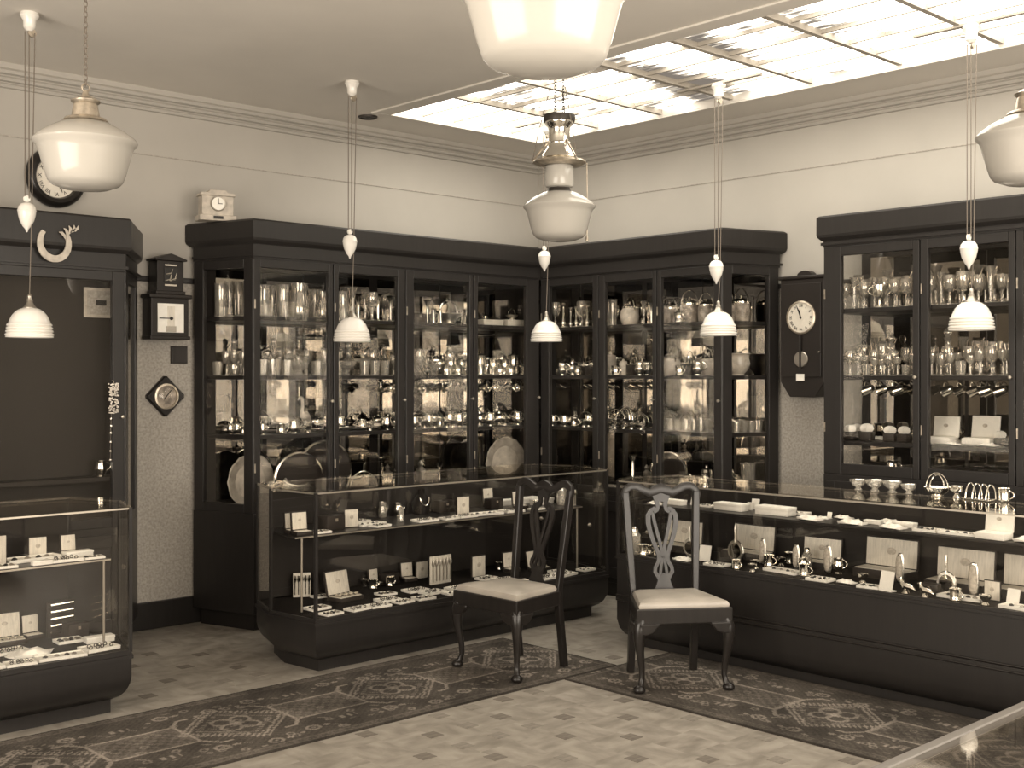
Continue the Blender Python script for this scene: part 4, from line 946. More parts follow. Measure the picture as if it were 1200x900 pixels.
proto('cloth', 'crumpled white tissue paper', 'tissue', [('tissue', MB().loft([[((.11 + .02 * math.sin(5 * a + k)) * s * math.cos(a), (.07 + .014 * math.cos(4 * a + 2 * k)) * s * math.sin(a), z + .006 * math.sin(3 * a + k * 2)) for a in [2 * PI * i / 18 for i in range(18)]] for k, (s, z) in enumerate(((1, .007), (.96, .018), (.7, .020), (.5, .036), (.25, .030)))]), 'card')], name='tissue_paper')
proto('small_card', 'small upright white price card', 'card', [('card', MB().box(-.03, .03, -.002, .002, 0, .075).xform(Matrix.Rotation(-.25, 4, 'X')), 'card'), ('foot', MB().box(-.028, .028, 0, .03, 0, .004), 'card')], name='price_card')
proto('mug', 'small bright silver mug', 'mug', [('body', MB().lathe([(0, 0), (.026, 0), (.028, .006), (.025, .012), (.029, .06), (.031, .064), (.028, .064), (.024, .014), (0, .012)], 14), 'silver'), ('handle', handle_c(.027, .012, .052, .022, .0035), 'silver')])
proto('hand_mirror', 'round silver hand mirror', 'hand mirror', [('head', MB().lathe([(0, 0), (.048, 0), (.052, .006), (.048, .012), (0, .014)], 26, axis='y').xform(Matrix.Diagonal((1, 1, 1.12, 1))).shift(0, 0, .075), 'silver_chased'), ('glass', MB().lathe([(0, .013), (.036, .013), (.036, .015), (0, .015)], 24, axis='y').xform(Matrix.Diagonal((1, 1, 1.12, 1))).shift(0, 0, .075), 'mirror', 0), ('handle', MB().tube([(0, -.007, .122), (0, -.007, .15), (0, -.007, .19), (0, -.007, .215)], [.009, .008, .011, .005], 8, flat=.6), 'silver_chased')])
proto('brush', 'upright oval clothes brush', 'brush', [('back', MB().lathe([(0, -.075), (.014, -.070), (.022, -.045), (.024, 0), (.022, .045), (.014, .07), (0, .075)], 16).xform(Matrix.Diagonal((1, .45, 1, 1))).shift(0, 0, .077), 'silver_chased'), ('bristles', MB().lathe([(0, -.065), (.010, -.06), (.017, -.04), (.019, 0), (.017, .04), (.010, .06), (0, .065)], 14).xform(Matrix.Diagonal((1, .5, 1, 1))).shift(0, -.012, .077), 'bristle')], name='clothes_brush')
open_box('brush_case', 'open satin-lidded brush case', .30, .13, .045, .155, 5, fill=None)
proto('glass_jar', 'silver-topped glass scent bottle', 'bottle', [('body', MB().lathe([(0, 0), (.034, 0), (.036, .005), (.036, .10), (.022, .115), (0, .115)], 12, lobes=6, depth=.04), 'cutglass'), ('stopper', MB().lathe([(0, .113), (.020, .115), (.021, .135), (.014, .146), (0, .148)], 14), 'silver')], name='scent_bottle')
proto('bust', 'black velvet necklace bust', 'stand', [('bust', MB().lathe([(0, 0), (.055, 0), (.062, .02), (.070, .07), (.045, .11), (.024, .125), (.024, .155), (0, .16)], 20).xform(Matrix.Diagonal((1, .6, 1, 1))), 'velvet'), ('necklace', MB().tube([(.035 * math.cos(a), -.032 - .012 * math.sin(-a) , .105 + .05 * math.sin(a)) for a in [PI + PI * k / 12 for k in range(13)]], .0035, 5), 'silver')], name='necklace_bust')
proto('silver_bird', 'silver bird ornament', 'ornament', [('bird', MB().tube([(.05, 0, .02), (.03, 0, .03), (0, 0, .036), (-.02, 0, .05), (-.025, 0, .07), (-.04, 0, .068)], [.004, .016, .022, .012, .009, .002], 8), 'silver'), ('foot', MB().lathe([(0, 0), (.02, 0), (.016, .008), (.008, .02), (0, .02)], 10), 'silver')], name='bird_ornament')
proto('picture', 'small framed white-mounted picture', 'picture', [('frame', frame_mb(.20, .016, .016, 0, .17, .016, .016, .012).shift(-.1, 0, 0), 'stone', None), ('mount', MB().box(-.086, .086, .004, .008, .014, .156), 'dado'), ('print', MB().box(-.03, .03, .001, .004, .07, .10), 'ink')], name='framed_picture')
proto('pale_sheet', 'long flat pale box', 'box', [('body', MB().box(-.13, .13, -.06, .06, 0, .052), 'satin', None, .003), ('lid', MB().box(-.133, .133, -.063, .063, .04, .06), 'satin', None, .003)], name='pale_box')
proto('dark_case', 'closed dark leather case', 'case', [('body', MB().box(-.06, .06, -.04, .04, 0, .075), 'leather_box', None, .005), ('clasp', MB().box(-.008, .008, -.043, -.04, .045, .06), 'brass')], name='leather_case')
proto('cone', 'silver cone sugar caster', 'caster', [('body', MB().lathe([(0, 0), (.026, 0), (.024, .01), (.020, .02), (.022, .06), (.010, .1), (.004, .11), (0, .116)], 14), 'silver')], name='sugar_caster')

# ------------------------------------------------------------------ filling the cabinets
PLACED = []     # (kind, label head, where, image x, loc, rot, scale, tilt)
def stand(run, where, z, items, y=.20, jig=.03, rotj=.5):
    for it in items:
        kind, px = it[0], it[1]; s = it[2] if len(it) > 2 else 1.0; yy = it[3] if len(it) > 3 else y
        yy = yy + (rnd.uniform(-jig, jig) if len(it) <= 3 else 0)
        if run == 'L': loc = (U_at(px, FV + yy), FV + yy, z + .0005); base = 0.0
        else: loc = (FU + yy, V_at(px, FU + yy), z + .0005); base = -PI / 2
        rot = base + rnd.uniform(-rotj, rotj)
        PLACED.append((kind, where, px, loc, rot, s, None))
def hung(run, where, z, pxs, y=.22):
    for px in pxs:
        if run == 'L': loc = (U_at(px, FV + y), FV + y, z - .030 - .045); base = 0.0
        else: loc = (FU + y, V_at(px, FU + y), z - .030 - .045); base = -PI / 2
        PLACED.append(('cup', where, px, loc, base + rnd.uniform(-.4, .4), 1.0, (0, -1.9)))
S1, S2, S3 = 1.20, 1.57, 1.94
D = .72
# left run, canted end
stand('L', 'top shelf, left cabinet angled end', S3, [('glass_vase', 243, 1.0, .33), ('flute', 254, 1, .30), ('glass_vase', 266, 1.0, .28), ('flute', 278, .95, .18)])
stand('L', 'middle shelf, left cabinet angled end', S2, [('decanter', 240, 1, .36), ('glass_jug', 250, 1, .33), ('glass_bowl', 262, 1, .30), ('goblet', 272, 1, .22), ('wine_glass', 280, 1.1, .20), ('tumbler', 258, 1.1, .40)])
stand('L', 'lower shelf, left cabinet angled end', S1, [('entree_dish', 250, .8, .33), ('silver_jug', 268, 1.1, .24), ('tankard', 279, 1, .25)])
stand('L', 'bottom, left cabinet angled end', D, [('charger', 266, 1.0, .26)], rotj=.1)
# left run, first bay
stand('L', 'top shelf, first bay left of corner', S3, [('glass_vase', 312, .95), ('flute', 322, .9), ('glass_vase', 334, 1.0), ('glass_jug', 349, 1.2), ('glass_vase', 364, .9), ('glass_jug', 376, .95)])
stand('L', 'middle shelf, first bay left of corner', S2, [('tumbler', 309, 1.3, .12), ('tumbler', 318, 1.4, .13), ('decanter', 327, .9, .15), ('tumbler', 336, 1.3, .12), ('glass_bowl', 350, 1.05, .16), ('goblet', 361, .9, .14), ('glass_bowl', 373, 1.15, .15), ('wine_glass', 383, 1, .14), ('decanter', 315, 1, .32), ('goblet', 332, 1, .33), ('glass_jug', 345, .9, .34), ('goblet', 362, 1, .35)])
stand('L', 'lower shelf, first bay left of corner', S1, [('platter', 322, .75, .2), ('silver_jug', 311, 1, .13), ('heron', 353, 1.05, .22), ('platter', 368, .8, .22), ('salt', 340, 1, .14), ('entree_dish', 335, .7, .36)])
stand('L', 'bottom, first bay left of corner', D, [('salver', 352, .9, .16), ('salver', 392, 1.05, .20), ('heart_frame', 317, 1.5, .10), ('figure', 334, 1.1, .10)], rotj=.15)
# second bay
stand('L', 'top shelf, second bay left of corner', S3, [('glass_vase', 402, .9), ('flute', 412, 1.0), ('flute', 428, .95), ('trumpet_vase', 443, .85), ('trumpet_vase', 458, .82)])
stand('L', 'middle shelf, second bay left of corner', S2, [('glass_bowl', 404, 1.05, .14), ('tumbler', 414, 1.2, .12), ('glass_bowl', 427, 1.2, .16), ('glass_bowl', 443, 1.1, .15), ('goblet', 454, .8, .13), ('glass_bowl', 462, .9, .16), ('decanter', 412, .9, .34), ('goblet', 434, 1, .35), ('decanter', 452, .85, .34)])
stand('L', 'lower shelf, second bay left of corner', S1, [('platter', 415, .75, .2), ('entree_dish', 442, .85, .2), ('silver_jug', 402, 1, .36), ('trophy', 460, .7, .36)])
stand('L', 'bottom, second bay left of corner', D, [('basket', 428, 1.4, .16), ('coffee_pot', 447, 1.0, .15), ('figure', 459, 1.3, .15), ('entree_dish', 405, .9, .15)])
hung('L', 'under middle shelf, second bay left of corner', S2, [444, 449, 454, 459, 464])
# third bay
stand('L', 'top shelf, third bay left of corner', S3, [('dark_case', 492, .9), ('dark_case', 503, 1.0, .3), ('cone', 511, .9, .14), ('basket', 524, 1.2), ('dark_case', 531, 1.0, .33), ('candlestick', 541, .55), ('dark_case', 547, .9, .26)], rotj=.2)
stand('L', 'middle shelf, third bay left of corner', S2, [('glass_jug', 494, 1.0), ('glass_bowl', 505, .8, .14), ('barrel', 518, .85), ('tankard', 530, 1.1, .14), ('tankard', 541, 1.1), ('coffee_pot', 527, 1.0, .35), ('trophy', 545, 1.1, .36)])
stand('L', 'lower shelf, third bay left of corner', S1, [('silver_jug', 489, 1, .12), ('salt', 496, 1.2, .12), ('trophy', 503, .6), ('silver_jug', 510, 1.1, .13), ('mug', 518, 1.1, .12), ('silver_jug', 526, 1.1), ('salt', 532, 1.2, .12), ('silver_jug', 539, 1.1, .13), ('mug', 546, 1, .12), ('teapot', 512, .9, .34), ('teapot', 534, .9, .34)])
stand('L', 'bottom, third bay left of corner', D, [('figure', 493, 1.4, .14), ('candlestick', 513, 1.15, .14), ('silver_jug', 500, 1.2, .2), ('heron', 541, .8, .16)])
hung('L', 'under middle shelf, third bay left of corner', S2, [489, 494, 499, 515, 521, 527, 533, 539, 545])
# fourth bay
stand('L', 'top shelf, last bay left of corner', S3, [('pale_sheet', 574, .75, .2), ('pale_sheet', 602, .85, .2)], rotj=.05)
PLACED.append(('basket', 'top shelf, last bay left of corner', 600, (U_at(600, FV + .2), FV + .2, S3 + .0525), .2, .6, None))
stand('L', 'middle shelf, last bay left of corner', S2, [('tankard', 567, 1.25), ('tankard', 579, 1.0, .14), ('tankard', 590, 1.0), ('tankard', 603, 1.3), ('mug', 613, 1.2, .15), ('salver', 600, .45, .38)])
stand('L', 'lower shelf, last bay left of corner', S1, [('teapot', 569, .9, .15), ('teapot', 584, .85, .15), ('coffee_pot', 596, .75, .15), ('teapot', 608, .85, .15), ('mug', 577, 1, .34), ('mug', 592, 1, .34), ('mug', 604, 1, .34)])
stand('L', 'bottom, last bay left of corner', D, [('charger', 590, 1.1, .22)], rotj=.1)
hung('L', 'under middle shelf, last bay left of corner', S2, [568, 573, 590, 596, 602, 608, 614])
# right run
R3, R2, R1 = 1.93, 1.57, 1.19
stand('R', 'top shelf, first bay right of corner', R3, [('candlestick', 650, .95), ('candlestick', 661, .8, .26), ('candlestick', 676, .8), ('candlestick', 687, .85, .24)])
stand('R', 'middle shelf, first bay right of corner', R2, [('dark_case', 652, .9), ('teapot', 669, .95, .16), ('box_caddy', 686, .9, .16), ('basket', 679, .8, .34), ('barrel', 660, .7, .34)])
stand('R', 'lower shelf, first bay right of corner', R1, [('silver_jug', 648, 1, .13), ('wire_basket', 656, .8), ('silver_jug', 666, 1, .12), ('wire_basket', 676, .8), ('salt', 685, 1.1, .12), ('silver_jug', 690, 1)])
stand('R', 'top shelf, second bay right of corner', R3, [('glass_vase', 717, .9), ('pale_barrel', 738, 1.05), ('flute', 756, .75)])
stand('R', 'middle shelf, second bay right of corner', R2, [('china_jar', 715, 1.1), ('china_jar', 730, .75, .16), ('box_caddy', 743, .95, .16), ('silver_jug', 757, 1.1), ('basket', 736, .8, .34), ('basket', 755, .9, .34)])
stand('R', 'lower shelf, second bay right of corner', R1, [('wire_basket', 713, 1.0), ('wire_basket', 731, 1.35), ('wire_basket', 750, 1.0), ('wire_basket', 759, .8, .32), ('salt', 722, 1.1, .1), ('salt', 741, 1.1, .1)])
stand('R', 'bottom, second bay right of corner', D, [('candlestick', 744, 1.4, .14), ('pale_sheet', 722, .8, .2), ('figure', 757, 1.2, .18)], rotj=.1)
stand('R', 'top shelf, third bay right of corner', R3, [('barrel', 785, .85), ('barrel', 808, 1.0), ('barrel', 827, .9), ('basket', 798, 1.0, .36)])
stand('R', 'middle shelf, third bay right of corner', R2, [('pale_barrel', 787, 1.0), ('box_caddy', 808, 1.0), ('pale_barrel', 829, .95), ('basket', 797, .9, .35), ('barrel', 819, .95, .36)])
stand('R', 'lower shelf, third bay right of corner', R1, [('tumbler', 780 + 8 * k, .95, .11) for k in range(7)] + [('wire_basket', 786, 1.2, .34), ('wire_basket', 803, 1.0, .34)] + [('tumbler', 812 + 8 * k, .95, .26) for k in range(3)])
stand('R', 'bottom, third bay right of corner', D, [('salver', 780, .8, .2), ('teapot', 808, 1.2, .16), ('coffee_pot', 825, 1.2, .16)])
stand('R', 'top shelf, right cabinet angled end', R3, [('barrel', 866, .95, .17), ('barrel', 884, 1.0, .22)])
stand('R', 'middle shelf, right cabinet angled end', R2, [('pale_barrel', 862, .85, .12), ('china_bowl', 882, .95, .21)])
stand('R', 'lower shelf, right cabinet angled end', R1, [('tumbler', 862 + 8.5 * k, .95, .16 + .04 * k) for k in range(5)] + [('tumbler', 870 + 8.5 * k, .95, .27 + .03 * k) for k in range(3)])
stand('R', 'bottom, right cabinet angled end', D, [('glass_vase', 880, 1.2, .24), ('coffee_pot', 866, 1.2, .16)])
# stemware cabinet
K3, K2, K1 = 1.97, 1.57, 1.18
def rowpx(a, b, n): return [a + (b - a) * (k + .5) / n for k in range(n)]
for (name, a, b) in (('left', 987, 1068), ('middle', 1089, 1180)):
    wh = name + ' stemware bay'
    tl = [('goblet', 'flute', 'goblet', 'trophy', 'goblet', 'goblet', 'flute')[k % 7] for k in range(9)]
    stand('K', 'front row, top shelf, ' + wh, K3, [(tl[k], px, rnd.uniform(.85, 1.05), .13) for k, px in enumerate(rowpx(a, b, 7 if name == 'left' else 9))])
    stand('K', 'back row, top shelf, ' + wh, K3, [('goblet' if k % 3 else 'flute', px, rnd.uniform(.95, 1.15), .32) for k, px in enumerate(rowpx(a + 4, b - 3, 6))])
    stand('K', 'front row, middle shelf, ' + wh, K2, [(('wine_glass', 'goblet', 'wine_glass', 'tumbler', 'wine_glass')[k % 5], px, rnd.uniform(.85, 1.1), .10) for k, px in enumerate(rowpx(a, b, 11))])
    stand('K', 'second row, middle shelf, ' + wh, K2, [(('wine_glass', 'goblet')[k % 2], px, rnd.uniform(1.0, 1.15), .20) for k, px in enumerate(rowpx(a + 3, b - 3, 9))])
    stand('K', 'back row, middle shelf, ' + wh, K2, [(('goblet', 'decanter', 'flute', 'glass_jug')[k % 4], px, rnd.uniform(1.0, 1.15), .34) for k, px in enumerate(rowpx(a + 3, b - 3, 6))])
    hung('K', 'under middle shelf, ' + wh, K2, rowpx(a + 34, b - 4, 5 if name == 'left' else 6))
stand('K', 'lower shelf, left stemware bay', K1, [('ring_pad', 997, 1.0, .12), ('ring_pad', 1016, 1.1, .12), ('ring_pad', 1043, 1.0, .12), ('cloth', 1030, .6, .26), ('ring_pad', 1060, 1.0, .14), ('ring_pad', 1007, 1, .27)], rotj=.15)
stand('K', 'lower shelf, middle stemware bay', K1, [('white_box', 1104, 1.0, .2), ('cloth', 1114, .45, .09), ('white_box', 1148, 1.05, .2), ('cloth', 1156, .55, .09), ('ring_pad', 1172, .9, .18)], rotj=.08)
stand('K', 'stemware cabinet bottom ledge', .98, [('toast_rack', 1020, 1, .14), ('silver_jug', 1045, 1, .14), ('toast_rack', 1150, 1, .14), ('salt', 1105, 1.2, .14)])
# things inside the big dark cabinet
stand('L', 'inside the big dark cabinet', 1.0, [('silver_jug', 118, 1.0, .10)])
PLACED.append(('picture', 'inside the big dark cabinet door', 132, (U_at(128, FV + .16), FV + .165, 1.90), 0.0, 1.0, None))
# counter at the back of the right showcase: bowls and wire things on the base of the stemware cabinet
for kd, px, s in (('glass_bowl', 1012, .55), ('glass_bowl', 1028, .6), ('glass_bowl', 1043, .6), ('glass_bowl', 1058, .5), ('wire_basket', 1100, 1.0), ('salt', 1125, 1.3), ('toast_rack', 1150, 1.3), ('mug', 1170, 1.0)):
    PLACED.append((kd, 'on the right showcase back edge', px, (5.60, V_at(px, 5.60), .966), -PI / 2 + rnd.uniform(-.3, .3), s, None))

# ------------------------------------------------------------------ filling the showcases
def lay(where, h, items, base=0.0):
    for it in items:
        kind, px, py = it[:3]; s = it[3] if len(it) > 3 else 1.0; r = it[4] if len(it) > 4 else rnd.uniform(-.15, .15)
        u, v = onplane(px, py, h); PLACED.append((kind, where, px, (u, v, h + .0005), base + r, s, None))
DK, SH = .2915, .7005
lay('on the jewel-box showcase floor', DK, [('cutlery_card', 354, 700, 1.0, -.5), ('spoon_box', 405, 703, 1.05, .15), ('brooch_tray', 372, 714, .9), ('ring_tray', 428, 716, .8), ('ring_tray', 466, 708, .85), ('brooch_tray', 505, 704, .85), ('brooch_tray', 452, 697, .8), ('ring_tray', 487, 693, .9), ('mug', 437, 690, .9), ('mug', 457, 687, .9),
    ('spoon_board', 517, 684, 1.15, .05), ('lid_card', 560, 676, 1.1, .05), ('ring_tray', 545, 692, .9), ('brooch_tray', 586, 682, .9), ('small_box', 480, 680, .9), ('long_tray', 610, 686, .9), ('ring_tray', 645, 678, .9), ('ring_tray', 672, 677, 1.0), ('brooch_tray', 655, 671, .8), ('brooch_tray', 692, 668, .8), ('brooch_tray', 570, 690, .7), ('salt', 424, 686, 1.0), ('small_box', 425, 682, .8)])
lay('on the jewel-box showcase shelf', SH, [('small_box', 350, 633, 1.0, -.1), ('dark_case', 386, 621, 1.1, .1), ('lid_card', 412, 618, .85, -.1), ('long_tray', 438, 616, .8), ('glass_vase', 470, 611, .4), ('brooch_tray', 458, 619, .8), ('bust', 492, 602, 1.0, 0.0), ('ring_tray', 505, 612, .9), ('lid_card', 542, 604, .95, .0), ('long_tray', 575, 604, .9), ('ring_tray', 600, 600, .9), ('dark_case', 578, 596, .9), ('ring_tray', 530, 609, .7), ('cutlery_card', 676, 592, .75, .1), ('card_box', 642, 590, .8), ('card_box', 615, 588, .8), ('glass_jar', 660, 592, 1.0), ('small_box', 560, 592, 1.0), ('card_box', 590, 592, .75)])
D2, S2H = .5265, .8105
lay('on the brush-set showcase floor', D2, [('glass_jar', 729, 651, 1.1), ('mug', 747, 651, 1.0), ('mug', 757, 650, .8), ('brush_case', 795, 646, .9, .0), ('hand_mirror', 793, 655, .9, .1), ('cloth', 800, 657, .6), ('small_card', 825, 658, 1.2), ('ring_tray', 840, 663, .8), ('brush_case', 876, 655, .95, .0), ('hand_mirror', 863, 658, 1.05, .0), ('brush', 894, 661, .95), ('mug', 858, 668, .8), ('salt', 885, 666, 1.0), ('mug', 901, 664, 1.0), ('salt', 870, 672, .9), ('long_tray', 921, 671, .9), ('brush', 934, 667, .9), ('mug', 940, 675, 1.0), ('brooch_tray', 955, 682, .9), ('glass_jar', 952, 666, .8), ('brush', 971, 672, 1.0), ('cloth', 992, 683, .5),
    ('brush_case', 1042, 676, 1.0, .0), ('brush', 1055, 683, 1.0), ('small_card', 1034, 693, 1.3, -.2), ('silver_bird', 1062, 695, 1.0), ('silver_bird', 1078, 701, .9), ('dark_case', 1092, 696, .7), ('brush_case', 1124, 692, 1.0, .0), ('hand_mirror', 1106, 697, .95), ('brush', 1141, 700, 1.1), ('long_tray', 1112, 708, .9), ('lid_card', 1163, 704, .75), ('brush_case', 1205, 703, 1.0, 0), ('long_tray', 1186, 720, .9), ('brooch_tray', 1018, 690, .8)], -PI / 2)
lay('on the brush-set showcase shelf', S2H, [('cloth', 757, 592, .5), ('card_box', 786, 592, .6), ('small_card', 812, 592, .7), ('card_box', 857, 598, .85), ('small_card', 878, 598, .6), ('card_box', 911, 603, .95), ('cloth', 950, 609, .9), ('cloth', 975, 608, .8), ('cloth', 1010, 614, 1.0), ('cloth', 1040, 614, 1.1), ('cloth', 1062, 618, .9), ('card_box', 1085, 614, .8), ('brooch_tray', 1090, 623, .9), ('long_tray', 1118, 626, .8), ('white_box', 1152, 632, .88), ('cloth', 1186, 636, .7)], -PI / 2)
lay('on the left-edge showcase floor', DK, [('knife_board', 71, 743, 1.0, .2), ('ring_tray', 108, 765, 1.0), ('cloth', 40, 772, .9), ('long_tray', 70, 770, .9), ('brooch_tray', 12, 782, 1.1), ('brooch_tray', 80, 752, .9), ('ring_tray', 18, 768, .9), ('spoon_box', 8, 735, .9)])
lay('on the left-edge showcase shelf', SH, [('lid_card', 10, 664, 1.15, .1), ('brooch_tray', 35, 676, .8), ('long_tray', 72, 668, 1.1), ('ring_tray', 100, 660, .9), ('ring_tray', 20, 682, .9), ('card_box', 56, 662, .4), ('brooch_tray', 124, 658, .7)])
lay('inside the showcase nearest the camera', .5505, [('card_box', 1160, 893, .7), ('dark_case', 1195, 900, 1.0)])

def more(run, where, z, items): stand(run, where, z, items)
more('L', 'top shelf, left cabinet angled end', S3, [('flute', 248, .95, .22), ('flute', 274, .95, .36)])
more('L', 'middle shelf, left cabinet angled end', S2, [('wine_glass', 246, 1.1, .26), ('goblet', 266, 1, .38), ('wine_glass', 276, 1.1, .32)])
more('L', 'lower shelf, left cabinet angled end', S1, [('silver_jug', 244, 1, .3), ('mug', 262, 1.1, .2), ('salt', 274, 1.2, .36)])
more('L', 'top shelf, first bay left of corner', S3, [('flute', 316, .95, .34), ('flute', 328, .95, .34), ('glass_vase', 340, .9, .36), ('flute', 356, 1, .35), ('goblet', 370, 1.2, .34)])
more('L', 'middle shelf, first bay left of corner', S2, [('wine_glass', 312, 1.1, .22), ('goblet', 323, 1, .23), ('wine_glass', 340, 1.1, .22), ('goblet', 352, 1, .26), ('wine_glass', 367, 1.1, .23), ('goblet', 378, 1.05, .3), ('tumbler', 356, 1.2, .1), ('tumbler', 380, 1.2, .1)])
more('L', 'lower shelf, first bay left of corner', S1, [('mug', 328, 1, .12), ('silver_jug', 345, 1.1, .1), ('teapot', 376, .9, .34), ('trophy', 318, .7, .34), ('salt', 360, 1.2, .1), ('salt', 380, 1.2, .12)])
more('L', 'top shelf, second bay left of corner', S3, [('flute', 406, 1, .34), ('trumpet_vase', 420, .85, .34), ('flute', 436, .95, .35), ('goblet', 451, 1.2, .35), ('goblet', 436, 1.1, .14)])
more('L', 'middle shelf, second bay left of corner', S2, [('wine_glass', 408, 1.1, .25), ('goblet', 420, 1, .26), ('wine_glass', 437, 1.1, .25), ('goblet', 447, 1, .27), ('wine_glass', 460, 1.1, .3), ('tumbler', 434, 1.2, .1), ('tumbler', 450, 1.2, .1)])
more('L', 'lower shelf, second bay left of corner', S1, [('salt', 432, 1.2, .1), ('silver_jug', 452, 1, .12), ('mug', 427, 1, .35), ('teapot', 441, .8, .36)])
more('L', 'top shelf, third bay left of corner', S3, [('cone', 520, .9, .12), ('trumpet_vase', 498, .75, .2), ('cone', 537, .9, .13)])
more('L', 'middle shelf, third bay left of corner', S2, [('trophy', 500, 1, .3), ('silver_jug', 511, 1.2, .12), ('mug', 523, 1.2, .1), ('mug', 536, 1.2, .1), ('silver_jug', 547, 1.2, .12)])
more('L', 'lower shelf, third bay left of corner', S1, [('mug', 493, 1, .3), ('trophy', 524, .7, .3), ('silver_jug', 545, 1.1, .3), ('salt', 506, 1.1, .1), ('salt', 522, 1.1, .1)])
more('L', 'middle shelf, last bay left of corner', S2, [('trophy', 573, .9, .34), ('coffee_pot', 586, .9, .34), ('mug', 584, 1.1, .1), ('mug', 597, 1.1, .1)])
more('L', 'lower shelf, last bay left of corner', S1, [('silver_jug', 575, 1.1, .1), ('salt', 590, 1.1, .1), ('silver_jug', 602, 1.1, .1)])
more('R', 'top shelf, first bay right of corner', R3, [('trophy', 668, .9, .3), ('goblet', 682, 1.1, .14), ('goblet', 655, 1.1, .14)])
more('R', 'middle shelf, first bay right of corner', R2, [('silver_jug', 660, 1.1, .1), ('mug', 678, 1.1, .1), ('silver_jug', 692, 1.1, .25)])
more('R', 'lower shelf, first bay right of corner', R1, [('teapot', 662, .85, .32), ('basket', 682, .8, .32), ('mug', 672, 1, .1)])
more('R', 'top shelf, second bay right of corner', R3, [('basket', 724, .9, .34), ('trophy', 752, .9, .34), ('trumpet_vase', 762, .7, .2)])
more('R', 'middle shelf, second bay right of corner', R2, [('mug', 723, 1.1, .1), ('silver_jug', 750, 1.1, .1), ('trophy', 722, .9, .36)])
more('R', 'lower shelf, second bay right of corner', R1, [('basket', 722, .9, .34), ('trophy', 741, .7, .34), ('salt', 712, 1.1, .1), ('salt', 732, 1.1, .1), ('salt', 752, 1.1, .1)])
more('R', 'top shelf, third bay right of corner', R3, [('mug', 796, 1.1, .1), ('basket', 820, .9, .35)])
more('R', 'middle shelf, third bay right of corner', R2, [('mug', 797, 1.1, .1), ('silver_jug', 818, 1.1, .1), ('trophy', 806, .9, .36)])
for nm_, a_, b2_ in (('left', 987, 1068), ('middle', 1089, 1180)):
    more('K', 'second row, top shelf, ' + nm_ + ' stemware bay', K3, [(('wine_glass', 'goblet')[k % 2], px, 1.1, .22) for k, px in enumerate(rowpx(a_ + 3, b2_ - 3, 7))])
    more('K', 'lower shelf, ' + nm_ + ' stemware bay', K1, [('cloth', a_ + 30, .5, .3), ('mug', a_ + 55, 1.0, .32), ('silver_jug', a_ + 18, 1.0, .34)])
lay('on the jewel-box showcase floor', DK, [('brooch_tray', 395, 722, .8), ('ring_tray', 530, 700, .9), ('brooch_tray', 600, 693, .8), ('ring_tray', 625, 687, .9), ('dark_case', 445, 683, .9), ('small_box', 600, 670, 1.0), ('mug', 585, 668, .8), ('spoon_box', 632, 668, .8, .05), ('lid_card', 468, 674, .9, .05), ('ring_tray', 448, 712, .8), ('brooch_tray', 480, 708, .8), ('long_tray', 560, 700, .8), ('brooch_tray', 375, 700, .7)])
lay('on the jewel-box showcase shelf', SH, [('brooch_tray', 370, 628, .8), ('small_box', 330, 630, .9), ('ring_tray', 420, 612, .8), ('glass_jug', 445, 606, .5), ('dark_case', 520, 600, 1.0), ('small_box', 610, 596, .9), ('mug', 630, 596, .8), ('brooch_tray', 650, 600, .7), ('ring_tray', 560, 608, .8), ('silver_jug', 462, 604, .9)])
lay('on the brush-set showcase floor', D2, [('mug', 770, 652, .9), ('salt', 812, 655, 1.0), ('brooch_tray', 780, 660, .7), ('salt', 915, 663, 1.0), ('mug', 926, 661, 1.0), ('silver_jug', 982, 672, .9), ('salt', 1010, 683, 1.0), ('mug', 1120, 704, .9), ('salt', 1150, 708, 1.0), ('silver_jug', 946, 668, .8), ('brush_case', 965, 664, .8, .0), ('small_card', 1178, 712, 1.0)], -PI / 2)
lay('on the brush-set showcase shelf', S2H, [('long_tray', 930, 602, .8), ('cloth', 1000, 606, .8), ('small_card', 893, 596, .8), ('small_card', 990, 605, .8), ('card_box', 1050, 610, .7), ('brooch_tray', 830, 594, .7)], -PI / 2)
lay('on the left-edge showcase floor', DK, [('card_box', 118, 752, .6), ('small_box', 45, 745, .9), ('dark_case', 100, 742, .9), ('ring_tray', 50, 780, .8)])
lay('on the left-edge showcase shelf', SH, [('small_box', 80, 655, .8), ('card_box', 130, 650, .6), ('lid_card', 50, 655, .8)])
# settle the stock: nothing may stand in its neighbour, or outside its own shelf
def to_world(O, rot, poly):
    c, n = math.cos(rot), math.sin(rot)
    return [(O[0] + x * c - y * n, O[1] + x * n + y * c) for x, y in poly]
REG = {'L': to_world(OL, 0, [(-.072, .445), (.055, .060), (2.45, .060), (2.86, .062), (2.86, .445)]),
       'R': to_world(OR, -PI / 2, [(.01, .060), (1.645, .060), (1.75, .42), (.01, .42)]),
       'K': to_world(OK_, -PI / 2, [(.035, .060), (1.98, .060), (1.98, .42), (.035, .42)]),
       'Z': to_world(OZ, 0, [(.035, .060), (2.66, .060), (2.72, .185), (.035, .185)]),
       'c1': inset(poly1, .035), 'c0': inset(poly0, .035), 'c2': inset(poly2, .035),
       's1': [(3.505, 5.445), (5.735, 5.445), (5.695, 5.855), (3.575, 5.855)], 's0': [(.505, 5.425), (2.455, 5.425), (2.395, 5.835), (.505, 5.835)],
       's2': [(5.345, 1.71), (5.615, 1.71), (5.615, 4.57), (5.345, 4.57)], 'e2': [(5.50, 1.65), (5.69, 1.65), (5.69, 4.55), (5.50, 4.55)], 'c3': [(1.92, .42), (3.48, .42), (3.48, .78), (1.92, .78)]}
